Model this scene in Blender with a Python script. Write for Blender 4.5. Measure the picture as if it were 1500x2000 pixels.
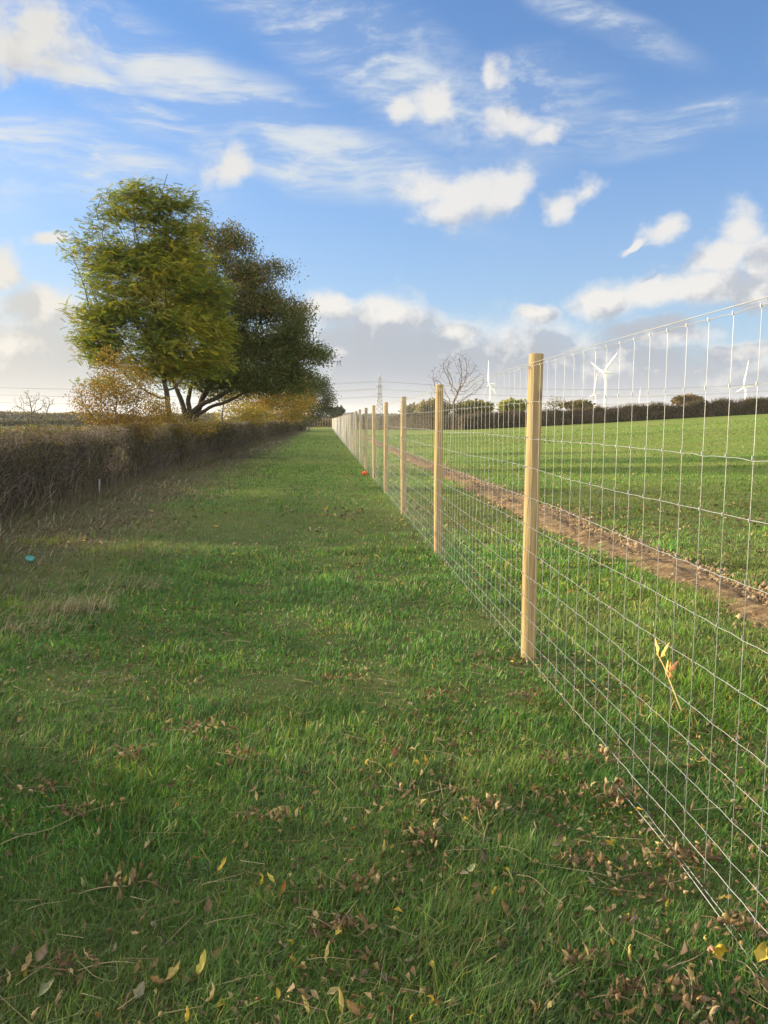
import bpy, math, random
import numpy as np
from mathutils import Vector, Matrix
rad = math.radians
random.seed(7); RNG = np.random.default_rng(7)
for o in list(bpy.data.objects): bpy.data.objects.remove(o)
scene = bpy.context.scene
COL = scene.collection

# ------------------------------------------------------------------ camera
W0, H0, F0 = 1500.0, 2000.0, 1500.0          # photograph frame, focal length in its pixels
CAM_Z = 1.5; YAW = rad(4.36); PITCH = rad(6.77)
cam_d = bpy.data.cameras.new('camera'); cam = bpy.data.objects.new('camera', cam_d); COL.objects.link(cam)
cam_d.sensor_fit = 'VERTICAL'; cam_d.sensor_height = 36.0; cam_d.lens = 27.0
cam_d.clip_start = 0.05; cam_d.clip_end = 12000
cam.location = (0, 0, CAM_Z)
cam.rotation_euler = (math.pi/2 - PITCH, 0, -YAW)
scene.camera = cam
FW = np.array([math.sin(YAW)*math.cos(PITCH), math.cos(YAW)*math.cos(PITCH), -math.sin(PITCH)])
RT = np.array([math.cos(YAW), -math.sin(YAW), 0.0]); UP = np.cross(RT, FW)
def ray(px, py):
    v = FW*F0 + RT*(px-W0/2) + UP*(H0/2-py); return v/np.linalg.norm(v)
def azel(px, py):
    d = ray(px, py); return math.degrees(math.atan2(d[0], d[1])), math.degrees(math.asin(d[2]))
def gp(px, py, z=0.0):
    d = ray(px, py); t = (z-CAM_Z)/d[2]; return np.array([d[0]*t, d[1]*t, z])
def at(px, py, depth):
    d = ray(px, py); t = depth/(d[0]*math.sin(YAW)+d[1]*math.cos(YAW)); return np.array([0, 0, CAM_Z])+d*t

# ------------------------------------------------------------------ sun and sky
SUN_AZ, SUN_EL = -68.0, 12.5                  # degrees clockwise from +Y, elevation
SUN_DIR = np.array([math.sin(rad(SUN_AZ))*math.cos(rad(SUN_EL)), math.cos(rad(SUN_AZ))*math.cos(rad(SUN_EL)), math.sin(rad(SUN_EL))])
sl = bpy.data.lights.new('sun', 'SUN'); so = bpy.data.objects.new('sun', sl); COL.objects.link(so)
sl.energy = 5.0; sl.angle = rad(0.55); sl.color = (1.0, 0.81, 0.53)
so.location = (-30, 10, 20)
so.rotation_euler = Vector(SUN_DIR).to_track_quat('Z', 'Y').to_euler()
scene.view_settings.view_transform = 'Standard'; scene.view_settings.look = 'None'
scene.view_settings.exposure = 0.97; scene.view_settings.gamma = 1.0
scene.cycles.max_bounces = 6; scene.cycles.diffuse_bounces = 3; scene.cycles.transparent_max_bounces = 6
scene.cycles.volume_bounces = 0

world = bpy.data.worlds.new('World'); scene.world = world; world.use_nodes = True
nt = world.node_tree; nt.nodes.clear()
class G:
    """small node-writing helper"""
    def __init__(s, nt): s.nt = nt
    def n(s, t, **k):
        nd = s.nt.nodes.new(t)
        for a, b in k.items(): setattr(nd, a, b)
        return nd
    def setin(s, nd, i, v):
        if isinstance(v, bpy.types.NodeSocket): s.nt.links.new(v, nd.inputs[i])
        elif v is not None:
            try: nd.inputs[i].default_value = v
            except Exception: nd.inputs[i].default_value = (*v, 1.0)
    def m(s, op, a, b=None, c=None, clamp=False):
        nd = s.n('ShaderNodeMath', operation=op, use_clamp=clamp)
        for i, v in enumerate((a, b, c)):
            if v is not None: s.setin(nd, i, v)
        return nd.outputs[0]
    def v(s, op, a, b=None, out=0, scale=None):
        nd = s.n('ShaderNodeVectorMath', operation=op); s.setin(nd, 0, a)
        if b is not None: s.setin(nd, 1, b)
        if scale is not None: s.setin(nd, 3, scale)
        return nd.outputs[out]
    def noise(s, vec, scale, detail=4, rough=.5, dist=0., out='Fac', lac=2.0):
        nd = s.n('ShaderNodeTexNoise'); s.setin(nd, 'Vector', vec) if vec is not None else None
        nd.inputs['Scale'].default_value = scale; nd.inputs['Detail'].default_value = detail
        nd.inputs['Roughness'].default_value = rough; nd.inputs['Distortion'].default_value = dist
        nd.inputs['Lacunarity'].default_value = lac
        return nd.outputs[out]
    def ss(s, v, lo, hi, a=0., b=1.):
        nd = s.n('ShaderNodeMapRange', interpolation_type='SMOOTHSTEP'); s.setin(nd, 0, v)
        nd.inputs[1].default_value = lo; nd.inputs[2].default_value = hi
        nd.inputs[3].default_value = a; nd.inputs[4].default_value = b
        return nd.outputs[0]
    def mix(s, f, a, b, blend='MIX'):
        nd = s.n('ShaderNodeMix', data_type='RGBA', blend_type=blend); s.setin(nd, 0, f)
        s.setin(nd, 6, a if isinstance(a, bpy.types.NodeSocket) else (*a[:3], 1)); s.setin(nd, 7, b if isinstance(b, bpy.types.NodeSocket) else (*b[:3], 1))
        return nd.outputs[2]
    def mapping(s, vec, loc=(0,0,0), rot=(0,0,0), sc=(1,1,1), typ='POINT'):
        nd = s.n('ShaderNodeMapping', vector_type=typ); s.setin(nd, 0, vec)
        nd.inputs[1].default_value = loc; nd.inputs[2].default_value = rot; nd.inputs[3].default_value = sc
        return nd.outputs[0]
g = G(nt)
dirv = g.n('ShaderNodeTexCoord').outputs['Generated']
sky = g.n('ShaderNodeTexSky', sky_type='NISHITA'); sky.sun_disc = False
sky.sun_elevation = rad(SUN_EL); sky.sun_rotation = rad(SUN_AZ)
sky.air_density = 1.0; sky.dust_density = 0.6; sky.ozone_density = 1.6; sky.altitude = 100
sep = g.n('ShaderNodeSeparateXYZ'); g.setin(sep, 0, dirv)
AZ = g.m('MULTIPLY', g.m('ARCTAN2', sep.outputs[0], sep.outputs[1]), 57.2958)
EL = g.m('MULTIPLY', g.m('ARCSINE', g.m('MINIMUM', g.m('MAXIMUM', sep.outputs[2], -1.), 1.)), 57.2958)
cmb = g.n('ShaderNodeCombineXYZ'); g.setin(cmb, 0, AZ); g.setin(cmb, 1, EL); P = cmb.outputs[0]
SKY_STR = 0.15
# cumulus: (px, py, rx, ry, tilt) each a rough puff in the photograph, stored as sky azimuth and elevation
CUM = [(70,45,110,75,-20),(20,90,70,60,0),
 (440,345,48,38,20),
 (785,215,36,28,0),(845,200,44,44,0),(1000,235,60,30,-10),(960,150,22,40,0),(1060,255,40,22,10),
 (830,365,55,40,0),(915,385,90,55,0),(990,370,55,48,0),(870,415,60,28,0),
 (1115,400,46,30,20),(1155,375,34,28,0),
 (1285,445,40,26,25),(1240,478,26,8,20),
 (1450,430,60,55,10),(1400,490,95,40,15),(1360,560,110,40,5),(1500,500,70,60,0),(1480,560,70,40,0),
 (1185,590,75,40,0),(1270,575,60,30,0),(1040,610,45,18,0),
 (105,470,38,16,15),(0,530,50,45,0),(85,620,85,50,0),(40,720,170,120,0),(140,760,110,60,0),
 (660,615,70,34,0),(770,620,110,42,0),(760,700,230,105,0),(950,715,240,85,0),(1150,730,260,75,0),(900,650,60,30,0),(1280,650,110,28,0),(1400,745,200,50,0),
 (1340,740,160,34,0),(1450,690,90,24,0),(640,780,260,36,0),(1000,780,300,34,0),
 (-260,380,200,90,10),(-420,650,260,110,0),(1720,560,160,80,0),(1850,250,140,70,0),(2100,680,300,70,0)]
def puffs(p, lst):
    acc = None
    for (x, y, rx, ry, t) in lst:
        a, e = azel(x, y); rr = rx/26.2/max(math.cos(rad(e)), .3)
        k = 1.0/(1+((x-750)**2+(y-1000)**2)/F0**2)**.75
        d = g.v('LENGTH', g.mapping(p, (a, e, 0), (0, 0, rad(t)), (rr*k*1.15, ry/26.2*k*1.15, 1), 'TEXTURE'), out=1)
        if acc is None: acc = d
        else:
            nd = g.n('ShaderNodeMath', operation='SMOOTH_MIN'); g.setin(nd, 0, acc); g.setin(nd, 1, d); nd.inputs[2].default_value = .25; acc = nd.outputs[0]
    return acc
def cloud_value(p, d, full=True):
    w = g.v('MULTIPLY', g.v('SUBTRACT', g.noise(d, 9.0, 4, .6, out='Color'), (.5, .5, .5)), (4.6, 3.4, 0))
    pm = puffs(g.v('ADD', p, w), CUM)
    fb = g.noise(g.v('MULTIPLY', d, (1, 1, 1.35)), 17.0, 10 if full else 8, .66)
    fb2 = g.noise(d, 4.0, 3, .5)
    v = g.m('ADD', g.m('MULTIPLY', g.m('SUBTRACT', 1.0, pm), g.ss(EL, 3., 14., 1.5, 1.15)), g.m('MULTIPLY', g.m('SUBTRACT', fb, .5), g.ss(EL, 3., 15., 1.3, 2.5)))
    return v
V1 = cloud_value(P, dirv)
off = (-1.3, 1.9)
dr = g.v('NORMALIZE', g.v('ADD', dirv, (-0.022, -.002, .030)))
V2 = cloud_value(g.v('ADD', P, (off[0], off[1], 0)), dr, False)
dens = g.m('MULTIPLY', g.ss(V1, -.24, .78), g.ss(EL, 6., 20., 1., .93))
lowf = g.ss(EL, 2.0, 12.0)                                   # bank near the horizon is thicker and greyer
rel = g.m('SUBTRACT', g.noise(g.v('ADD', dirv, (-.008, -.001, .012)), 26.0, 6, .58), g.noise(dirv, 26.0, 6, .58))
shade = g.m('ADD', g.m('MULTIPLY', g.ss(V2, .10, 1.05), .74), g.m('ADD', g.m('MULTIPLY', g.m('SUBTRACT', V2, V1), .5), g.m('ADD', g.m('MULTIPLY', rel, 3.2), g.m('MULTIPLY', g.ss(EL, 9.8, 6.8, 0., 1.), g.ss(V1, .1, .6)))), clamp=True)
# warm and bright toward the sun, cooler away from it
toward = g.ss(g.v('DOT_PRODUCT', dirv, tuple(SUN_DIR), out=1), .25, .95)
K = .52/SKY_STR
litc = g.mix(toward, (.84*K, .82*K, .79*K), (.76*K, .725*K, .64*K))
shc_hi = g.mix(toward, (.52*K, .55*K, .61*K), (.66*K, .63*K, .58*K))
shc_lo = g.mix(toward, (.23*K, .31*K, .43*K), (.55*K, .54*K, .49*K))
shc = g.mix(lowf, shc_lo, shc_hi)
cumc = g.mix(shade, litc, shc)
# cirrus streaks
cw = g.v('SCALE', g.v('SUBTRACT', g.noise(dirv, 3.0, 3, .5, out='Color'), (.5, .5, .5)), scale=4.5)
pc = g.v('ADD', P, cw)
st = g.noise(g.mapping(pc, (0, 0, 0), (0, 0, rad(24)), (.045, .42, 1)), 1.0, 8, .62)
st2 = g.noise(g.mapping(pc, (9, 3, 0), (0, 0, rad(-14)), (.08, .34, 1)), 1.0, 8, .66)
CIR = [(100,300,320,80,-8),(330,140,300,70,-24),(480,210,300,50,-26),(230,190,300,45,-22),(650,60,260,60,-15),(560,260,420,70,-20),(760,170,300,70,-24),(1180,70,190,40,-22),
       (1010,230,190,90,0),(1290,260,150,50,5),(1400,240,140,40,-5),(600,330,260,60,-10),(-300,200,400,140,-15),(1800,120,300,80,-15),(300,-300,500,200,0),(1100,-260,500,120,-20)]
cm = g.ss(puffs(pc, CIR), 1.3, .35)
cden = g.m('MULTIPLY', cm, g.m('ADD', g.m('MULTIPLY', g.ss(g.m('MAXIMUM', st, g.m('MULTIPLY', st2, .93)), .44, .66), 1.0), .12))
skyc = g.mix(1.0, sky.outputs[0], (0.34, 0.575, 0.85), 'MULTIPLY')
veil = g.m('MULTIPLY', g.ss(EL, 24.0, -2.0), g.m('ADD', .62, g.m('MULTIPLY', toward, .35)))
skyc = g.mix(veil, skyc, g.mix(toward, (.36*K, .49*K, .66*K), (.60*K, .61*K, .57*K)))
c1 = g.mix(g.m('MULTIPLY', cden, .85), skyc, g.mix(toward, (.66*K, .73*K, .80*K), (.80*K, .79*K, .74*K)))
c2 = g.mix(g.m('MULTIPLY', dens, .96), c1, cumc)
# the sky out of view: bright cloud added behind the viewer as fill light for the grass, and the glare round the low sun
fill_cloud = g.m('MULTIPLY', g.ss(sep.outputs[1], .40, -.2), g.ss(g.noise(dirv, 2.2, 5, .6), .30, .52))
c3 = g.mix(g.m('MULTIPLY', fill_cloud, .9), c2, (1.9*K, 1.85*K, 1.75*K))
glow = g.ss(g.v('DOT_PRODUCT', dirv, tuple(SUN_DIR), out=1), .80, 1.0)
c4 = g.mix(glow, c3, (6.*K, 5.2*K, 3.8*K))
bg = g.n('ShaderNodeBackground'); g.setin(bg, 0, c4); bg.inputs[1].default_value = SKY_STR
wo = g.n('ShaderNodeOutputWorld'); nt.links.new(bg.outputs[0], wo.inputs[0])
world.cycles.sampling_method = 'MANUAL'; world.cycles.sample_map_resolution = 512

# ------------------------------------------------------------------ helpers
def tag(o, label=None, cat=None, group=None, kind=None):
    if label: o['label'] = label
    if cat: o['category'] = cat
    if group: o['group'] = group
    if kind: o['kind'] = kind
    return o
def thing(name, label, cat, loc=(0, 0, 0), rz=0, group=None):
    o = bpy.data.objects.new(name, None); COL.objects.link(o); o.location = loc; o.rotation_euler = (0, 0, rz)
    o.empty_display_size = .2
    return tag(o, label, cat, group)
class MB:
    def __init__(s): s.v = []; s.q = []; s.t = []; s.c = []; s.n = 0
    def add(s, v, q=None, t=None, c=None):
        v = np.asarray(v, np.float32).reshape(-1, 3)
        if q is not None and len(q): s.q.append(np.asarray(q, np.int64)+s.n)
        if t is not None and len(t): s.t.append(np.asarray(t, np.int64)+s.n)
        if c is None: c = (1, 1, 1)
        c = np.asarray(c, np.float32)
        if c.ndim == 1: c = np.repeat(c[None, :3], len(v), 0)
        s.v.append(v); s.c.append(c[:, :3]); s.n += len(v)
    def mesh(s, name, mat, smooth=False, origin=(0, 0, 0)):
        v = np.concatenate(s.v)-np.asarray(origin, np.float32); c = np.concatenate(s.c)
        q = np.concatenate(s.q) if s.q else np.zeros((0, 4), np.int64)
        t = np.concatenate(s.t) if s.t else np.zeros((0, 3), np.int64)
        me = bpy.data.meshes.new(name)
        me.vertices.add(len(v)); me.vertices.foreach_set('co', v.astype(np.float32).ravel())
        loops = np.concatenate([q.ravel(), t.ravel()]).astype(np.int32)
        me.loops.add(len(loops)); me.loops.foreach_set('vertex_index', loops)
        me.polygons.add(len(q)+len(t))
        st = np.concatenate([np.arange(len(q))*4, len(q)*4+np.arange(len(t))*3]).astype(np.int32)
        me.polygons.foreach_set('loop_start', st)
        try: me.polygons.foreach_set('loop_total', np.concatenate([np.full(len(q), 4), np.full(len(t), 3)]).astype(np.int32))
        except Exception: pass
        if smooth: me.polygons.foreach_set('use_smooth', np.ones(len(q)+len(t), bool))
        me.update(calc_edges=True)
        at_ = me.color_attributes.new('Col', 'FLOAT_COLOR', 'POINT')
        at_.data.foreach_set('color', np.concatenate([c, np.ones((len(c), 1), np.float32)], 1).astype(np.float32).ravel())
        if mat: me.materials.append(mat)
        return me
    def build(s, name, mat, parent=None, smooth=False, origin=(0, 0, 0)):
        o = bpy.data.objects.new(name, s.mesh(name, mat, smooth, origin)); COL.objects.link(o)
        if parent: o.parent = parent
        return o
def nrm(a): return a/np.maximum(np.linalg.norm(a, axis=-1, keepdims=True), 1e-9)
def rnd(n, lo=0., hi=1.): return RNG.uniform(lo, hi, n)
def rdir(n): return nrm(RNG.normal(size=(n, 3)))
def segs(mb, A, B, ra, rb, sides=3, c=None, cap=False):
    """many straight tapered sticks at once"""
    A = np.asarray(A, float); B = np.asarray(B, float); n = len(A)
    if n == 0: return
    ra = np.broadcast_to(ra, n); rb = np.broadcast_to(rb, n)
    d = nrm(B-A); ref = np.where(np.abs(d[:, 2:3]) > .9, np.array([[1., 0, 0]]), np.array([[0, 0, 1.]]))
    u = nrm(np.cross(d, ref)); w = np.cross(d, u)
    th = np.arange(sides)*2*math.pi/sides
    ring = u[:, None]*np.cos(th)[None, :, None]+w[:, None]*np.sin(th)[None, :, None]
    V = np.concatenate([A[:, None]+ring*ra[:, None, None], B[:, None]+ring*rb[:, None, None]], 1)
    base = (np.arange(n)*2*sides)[:, None]
    q = np.stack([np.stack([base[:, 0]+i, base[:, 0]+(i+1) % sides, base[:, 0]+sides+(i+1) % sides, base[:, 0]+sides+i], 1) for i in range(sides)], 1).reshape(-1, 4)
    if c is not None:
        c = np.asarray(c, float)
        if c.ndim == 2: c = np.repeat(c, 2*sides, 0)
    mb.add(V.reshape(-1, 3), q=q, c=c)
def tube(mb, pts, r, sides=6, c=None, caps=True):
    pts = np.asarray(pts, float); n = len(pts); r = np.broadcast_to(r, n)
    t = nrm(np.gradient(pts, axis=0)); ref = np.array([0, 0, 1.]) if abs(t[0, 2]) < .9 else np.array([1., 0, 0])
    u = np.zeros_like(pts); u0 = nrm(np.cross(t[0], ref))
    for i in range(n):
        u0 = nrm(u0-t[i]*np.dot(u0, t[i])); u[i] = u0
    w = np.cross(t, u); th = np.arange(sides)*2*math.pi/sides
    V = pts[:, None]+(u[:, None]*np.cos(th)[None, :, None]+w[:, None]*np.sin(th)[None, :, None])*r[:, None, None]
    q = []
    for i in range(n-1):
        for j in range(sides):
            k = (j+1) % sides; q.append((i*sides+j, i*sides+k, (i+1)*sides+k, (i+1)*sides+j))
    V = V.reshape(-1, 3); tt = []
    if caps:
        V = np.concatenate([V, pts[:1], pts[-1:]]); a, b = n*sides, n*sides+1
        for j in range(sides):
            k = (j+1) % sides; tt.append((a, k, j)); tt.append((b, (n-1)*sides+j, (n-1)*sides+k))
    mb.add(V, q=q, t=tt, c=c)
def leaves(mb, C, D, N, L, Wd, col, fold=.25):
    """many pointed leaves: base, two sides, tip, folded along the rib"""
    n = len(C)
    if n == 0: return
    D = nrm(D); S = nrm(np.cross(D, N)); N = np.cross(S, D)
    L = np.broadcast_to(L, n)[:, None]; Wd = np.broadcast_to(Wd, n)[:, None]
    b = C; tip = C+D*L-N*L*.12; m = C+D*L*.48
    l = m+S*Wd*.5+N*Wd*fold; r = m-S*Wd*.5+N*Wd*fold
    V = np.stack([b, r, tip, l], 1).reshape(-1, 3)
    i = (np.arange(n)*4)[:, None]
    t = np.concatenate([i+np.array([[0, 1, 2]]), i+np.array([[0, 2, 3]])], 0)
    mb.add(V, t=t, c=np.repeat(np.broadcast_to(col, (n, 3)), 4, 0))
def hsh(ix, iy, s):
    h = (ix*374761393+iy*668265263+s*144269504) & 0xffffffff
    h = ((h ^ (h >> 13))*1274126177) & 0xffffffff
    return ((h ^ (h >> 16)) & 0xffff)/65535.0
def vnoise(x, y, s=0):
    x = np.asarray(x, float); y = np.asarray(y, float)
    ix = np.floor(x).astype(np.int64); iy = np.floor(y).astype(np.int64); fx = x-ix; fy = y-iy
    fx = fx*fx*(3-2*fx); fy = fy*fy*(3-2*fy)
    a = hsh(ix, iy, s); b = hsh(ix+1, iy, s); c = hsh(ix, iy+1, s); d = hsh(ix+1, iy+1, s)
    return (a*(1-fx)+b*fx)*(1-fy)+(c*(1-fx)+d*fx)*fy
def fbm(x, y, s=0, o=4):
    r = 0; a = .5; f = 1
    for k in range(o): r = r+a*vnoise(x*f, y*f, s+k*17); a *= .5; f *= 2.03
    return r/(1-.5**o)
def pal(n, cols, wts, jit=.15):
    cols = np.asarray(cols, float); i = RNG.choice(len(cols), n, p=np.asarray(wts)/np.sum(wts))
    return cols[i]*RNG.uniform(1-jit, 1+jit, (n, 1))*RNG.uniform(.93, 1.07, (n, 3))

# ------------------------------------------------------------------ terrain
FX = 1.272                                                     # fence line
def tz(x, y):
    x = np.asarray(x, float); y = np.asarray(y, float)
    xp = np.clip(x-2, 0, None)
    up = .00095*xp**2+.0085*xp
    lim = 3.9; up = lim*(1-np.exp(-up/lim*1.15))*1.02
    fall = np.clip((np.hypot(x, y)-120)/500., 0, 1); up = up*(1-fall*fall*(3-2*fall))
    bump = (fbm(x*.9, y*.9, 3, 2)-.5)*.05*np.exp(-np.hypot(x, y)/25.)
    left = .0*x
    return up+bump+left
# ------------------------------------------------------------------ materials
def newmat(name):
    m = bpy.data.materials.new(name); m.use_nodes = True; m.node_tree.nodes.clear(); return m, G(m.node_tree)
def bsdf(gg, m, col, rough=.8, metal=0., bump=None, bstr=.3, bdist=.02, spec=.5, trans=0.):
    b = gg.n('ShaderNodeBsdfPrincipled'); gg.setin(b, 'Base Color', col if isinstance(col, bpy.types.NodeSocket) else (*col[:3], 1))
    gg.setin(b, 'Roughness', rough); gg.setin(b, 'Metallic', metal); gg.setin(b, 'Specular IOR Level', spec)
    if bump is not None:
        bn = gg.n('ShaderNodeBump'); bn.inputs['Strength'].default_value = bstr; bn.inputs['Distance'].default_value = bdist
        gg.setin(bn, 'Height', bump); m.node_tree.links.new(bn.outputs[0], b.inputs['Normal'])
    out = gg.n('ShaderNodeOutputMaterial')
    if trans > 0:
        t = gg.n('ShaderNodeBsdfTranslucent'); gg.setin(t, 0, gg.mix(1.0, col if isinstance(col, bpy.types.NodeSocket) else (*col[:3], 1), (1.25, 1.2, .55), 'MULTIPLY'))
        mx = gg.n('ShaderNodeMixShader'); mx.inputs[0].default_value = trans
        m.node_tree.links.new(b.outputs[0], mx.inputs[1]); m.node_tree.links.new(t.outputs[0], mx.inputs[2]); m.node_tree.links.new(mx.outputs[0], out.inputs[0])
    else: m.node_tree.links.new(b.outputs[0], out.inputs[0])
    return m
def vcol(gg): 
    a = gg.n('ShaderNodeAttribute'); a.attribute_name = 'Col'; return a.outputs['Color']
def attrmat(name, rough=.7, trans=0., spec=.3, noise=0):
    m, gg = newmat(name); c = vcol(gg)
    if noise: c = gg.mix(1., c, gg.mix(gg.noise(gg.n('ShaderNodeTexCoord').outputs['Object'], noise, 5, .6), (.6, .6, .6), (1.4, 1.35, 1.3)), 'MULTIPLY')
    return bsdf(gg, m, c, rough, spec=spec, trans=trans)
M_GRASS = attrmat('grass_blade', .5, .42, .4)
M_STRAW = attrmat('dry_straw', .75, .20, .2)
M_LEAF = attrmat('leaf', .6, .45, .3)
M_OAK = attrmat('oak_leaf', .5, .30, .4)
M_DEAD = attrmat('dead_leaf', .7, .22, .25, noise=60)
M_BARK = attrmat('bark', .9, 0, .1, noise=9)
M_TWIG = attrmat('twig', .85, 0, .2)
M_SOILBIT = attrmat('soil_crumb', .95, 0, .1)
M_CORE = attrmat('hedge_core', .95, 0, .05, noise=14)
# ground
m, gg = newmat('meadow_ground'); pos = gg.n('ShaderNodeNewGeometry').outputs['Position']
n1 = gg.noise(pos, 3.0, 6, .65); n2 = gg.noise(pos, .22, 4, .6); n3 = gg.noise(gg.mapping(pos, sc=(.06, .5, 1)), 1.0, 5, .6); n4 = gg.noise(pos, 14., 6, .7)
cg = gg.mix(gg.ss(n1, .3, .7), (.115, .175, .032), (.20, .26, .050))
cg = gg.mix(gg.ss(n2, .42, .68), cg, (.22, .24, .06))
cg = gg.mix(gg.m('MULTIPLY', gg.ss(n3, .52, .72), .5), cg, (.17, .18, .06))
cg = gg.mix(gg.m('MULTIPLY', gg.ss(n4, .5, .75), .45), cg, (.11, .15, .03))
sp = gg.n('ShaderNodeSeparateXYZ'); gg.setin(sp, 0, pos)
edge = gg.m('ADD', sp.outputs[0], gg.m('MULTIPLY', gg.m('SUBTRACT', gg.noise(pos, .8, 4, .6), .5), 2.6))
rough_m = gg.m('MULTIPLY', gg.ss(edge, -2.2, -3.4), gg.ss(edge, -9.0, -7.0))
cg = gg.mix(gg.m('MULTIPLY', rough_m, .85), cg, gg.mix(n4, (.075, .058, .036), (.16, .125, .08)))
dist = gg.v('LENGTH', pos, out=1)
under = gg.ss(dist, 26., 8.)                                    # soil and thatch seen between the modelled blades
cg = gg.mix(gg.m('MULTIPLY', under, .75), cg, gg.mix(n1, (.045, .050, .020), (.095, .088, .042)))
fieldb = gg.ss(sp.outputs[0], -10, -60)                         # arable land far on the left
cg = gg.mix(gg.m('MULTIPLY', fieldb, .6), cg, gg.mix(gg.ss(gg.noise(gg.mapping(pos, sc=(.004, .012, 1)), 1., 2), .45, .55), (.17, .20, .07), (.20, .17, .10)))
bsdf(gg, m, cg, .95, bump=gg.m('ADD', n4, n1), bstr=.55, bdist=.05, spec=.1); M_GROUND = m
m, gg = newmat('bare_soil'); pos = gg.n('ShaderNodeNewGeometry').outputs['Position']
n1 = gg.noise(pos, 9., 8, .68); n2 = gg.noise(pos, 1.2, 4, .6); n3 = gg.noise(pos, 45., 4, .6)
cs = gg.mix(gg.ss(n1, .35, .68), (.15, .10, .055), (.38, .265, .145))
cs = gg.mix(gg.ss(n2, .5, .75), cs, (.24, .165, .095)); cs = gg.mix(gg.ss(n3, .58, .7), cs, (.46, .34, .19))
bsdf(gg, m, cs, .95, bump=gg.m('ADD', n1, n3), bstr=.9, bdist=.05, spec=.1); M_SOIL = m
m, gg = newmat('peeled_pine'); pos = gg.n('ShaderNodeTexCoord').outputs['Object']
info = gg.n('ShaderNodeObjectInfo').outputs['Random']
pos2 = gg.v('ADD', pos, gg.v('SCALE', (7., 3., 11.), scale=info))
gr = gg.noise(gg.mapping(pos2, sc=(38, 38, 2.2)), 1., 6, .62, .6); blot = gg.noise(gg.mapping(pos2, sc=(7, 7, 3)), 1., 4, .6)
kn = gg.n('ShaderNodeTexVoronoi'); gg.setin(kn, 'Vector', gg.mapping(pos2, sc=(9, 9, 3.6))); kn.inputs['Scale'].default_value = 1.
knot = gg.ss(kn.outputs['Distance'], .24, .10)
cp = gg.mix(gg.ss(gr, .3, .72), (.26, .175, .075), (.46, .335, .155)); cp = gg.mix(gg.m('MULTIPLY', gg.ss(blot, .45, .72), .5), cp, (.38, .28, .13))
cp = gg.mix(gg.m('MULTIPLY', knot, .85), cp, (.16, .09, .045)); cp = gg.mix(gg.m('MULTIPLY', gg.ss(gg.noise(gg.mapping(pos2, sc=(70, 70, 1.1)), 1., 3, .5), .60, .66), .55), cp, (.17, .11, .055)); cp = gg.mix(gg.m('MULTIPLY', info, .25), cp, (.36, .29, .17))
bsdf(gg, m, cp, .75, bump=gr, bstr=.6, bdist=.006, spec=.25); M_POST = m
m, gg = newmat('galvanised_wire'); pos = gg.n('ShaderNodeNewGeometry').outputs['Position']
bsdf(gg, m, gg.mix(gg.noise(pos, 6., 3), (.34, .35, .35), (.56, .57, .56)), .42, .45); M_WIRE = m
m, gg = newmat('weathered_timber'); pos = gg.n('ShaderNodeTexCoord').outputs['Object']
bsdf(gg, m, gg.mix(gg.noise(gg.mapping(pos, sc=(20, 20, 2)), 1., 5, .6), (.06, .045, .035), (.15, .115, .08)), .9); M_DARKPOST = m
def plain(name, col, rough=.6, metal=0., var=.12, sc=3.):
    m, gg = newmat(name); pos = gg.n('ShaderNodeTexCoord').outputs['Object']; c = np.array(col)
    return bsdf(gg, m, gg.mix(gg.noise(pos, sc, 4, .6), tuple(c*(1-var)), tuple(np.minimum(c*(1+var), .95))), rough, metal)
M_TURB = plain('turbine_paint', (.78, .78, .77), .45, 0, .03, .2)
M_STEEL = plain('pylon_steel', (.33, .34, .35), .6, .3, .1, .3)
M_CABLE = plain('cable', (.17, .18, .19), .6)
M_ORANGE = plain('orange_plastic', (.80, .10, .02), .4, 0, .1, 20)
M_TEAL = plain('teal_plastic', (.05, .26, .24), .5, 0, .2, 12)
M_TUBE = plain('pale_tree_guard', (.28, .27, .24), .7, 0, .15, 8)
M_WALL = plain('barn_wall', (.30, .24, .19), .9); M_ROOF = plain('barn_roof', (.13, .16, .20), .6)

# ------------------------------------------------------------------ ground sheet
xs = np.unique(np.concatenate([np.arange(-12, 14, .5), np.arange(14, 120, 4), np.geomspace(120, 6000, 26), -np.arange(12, 120, 8), -np.geomspace(120, 6000, 26)]))
ys = np.unique(np.concatenate([np.arange(-20, 30, .5), np.arange(30, 200, 4), np.geomspace(200, 7000, 30), -np.geomspace(20, 3000, 16)]))
X, Y = np.meshgrid(xs, ys); Z = tz(X, Y)
nx, ny = len(xs), len(ys); I = (np.arange(ny-1)[:, None]*nx+np.arange(nx-1)[None]).ravel()
b = MB(); b.add(np.stack([X, Y, Z], -1).reshape(-1, 3), q=np.stack([I, I+1, I+nx+1, I+nx], 1))
tag(b.build('ground', M_GROUND, smooth=True), kind='structure')
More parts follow.
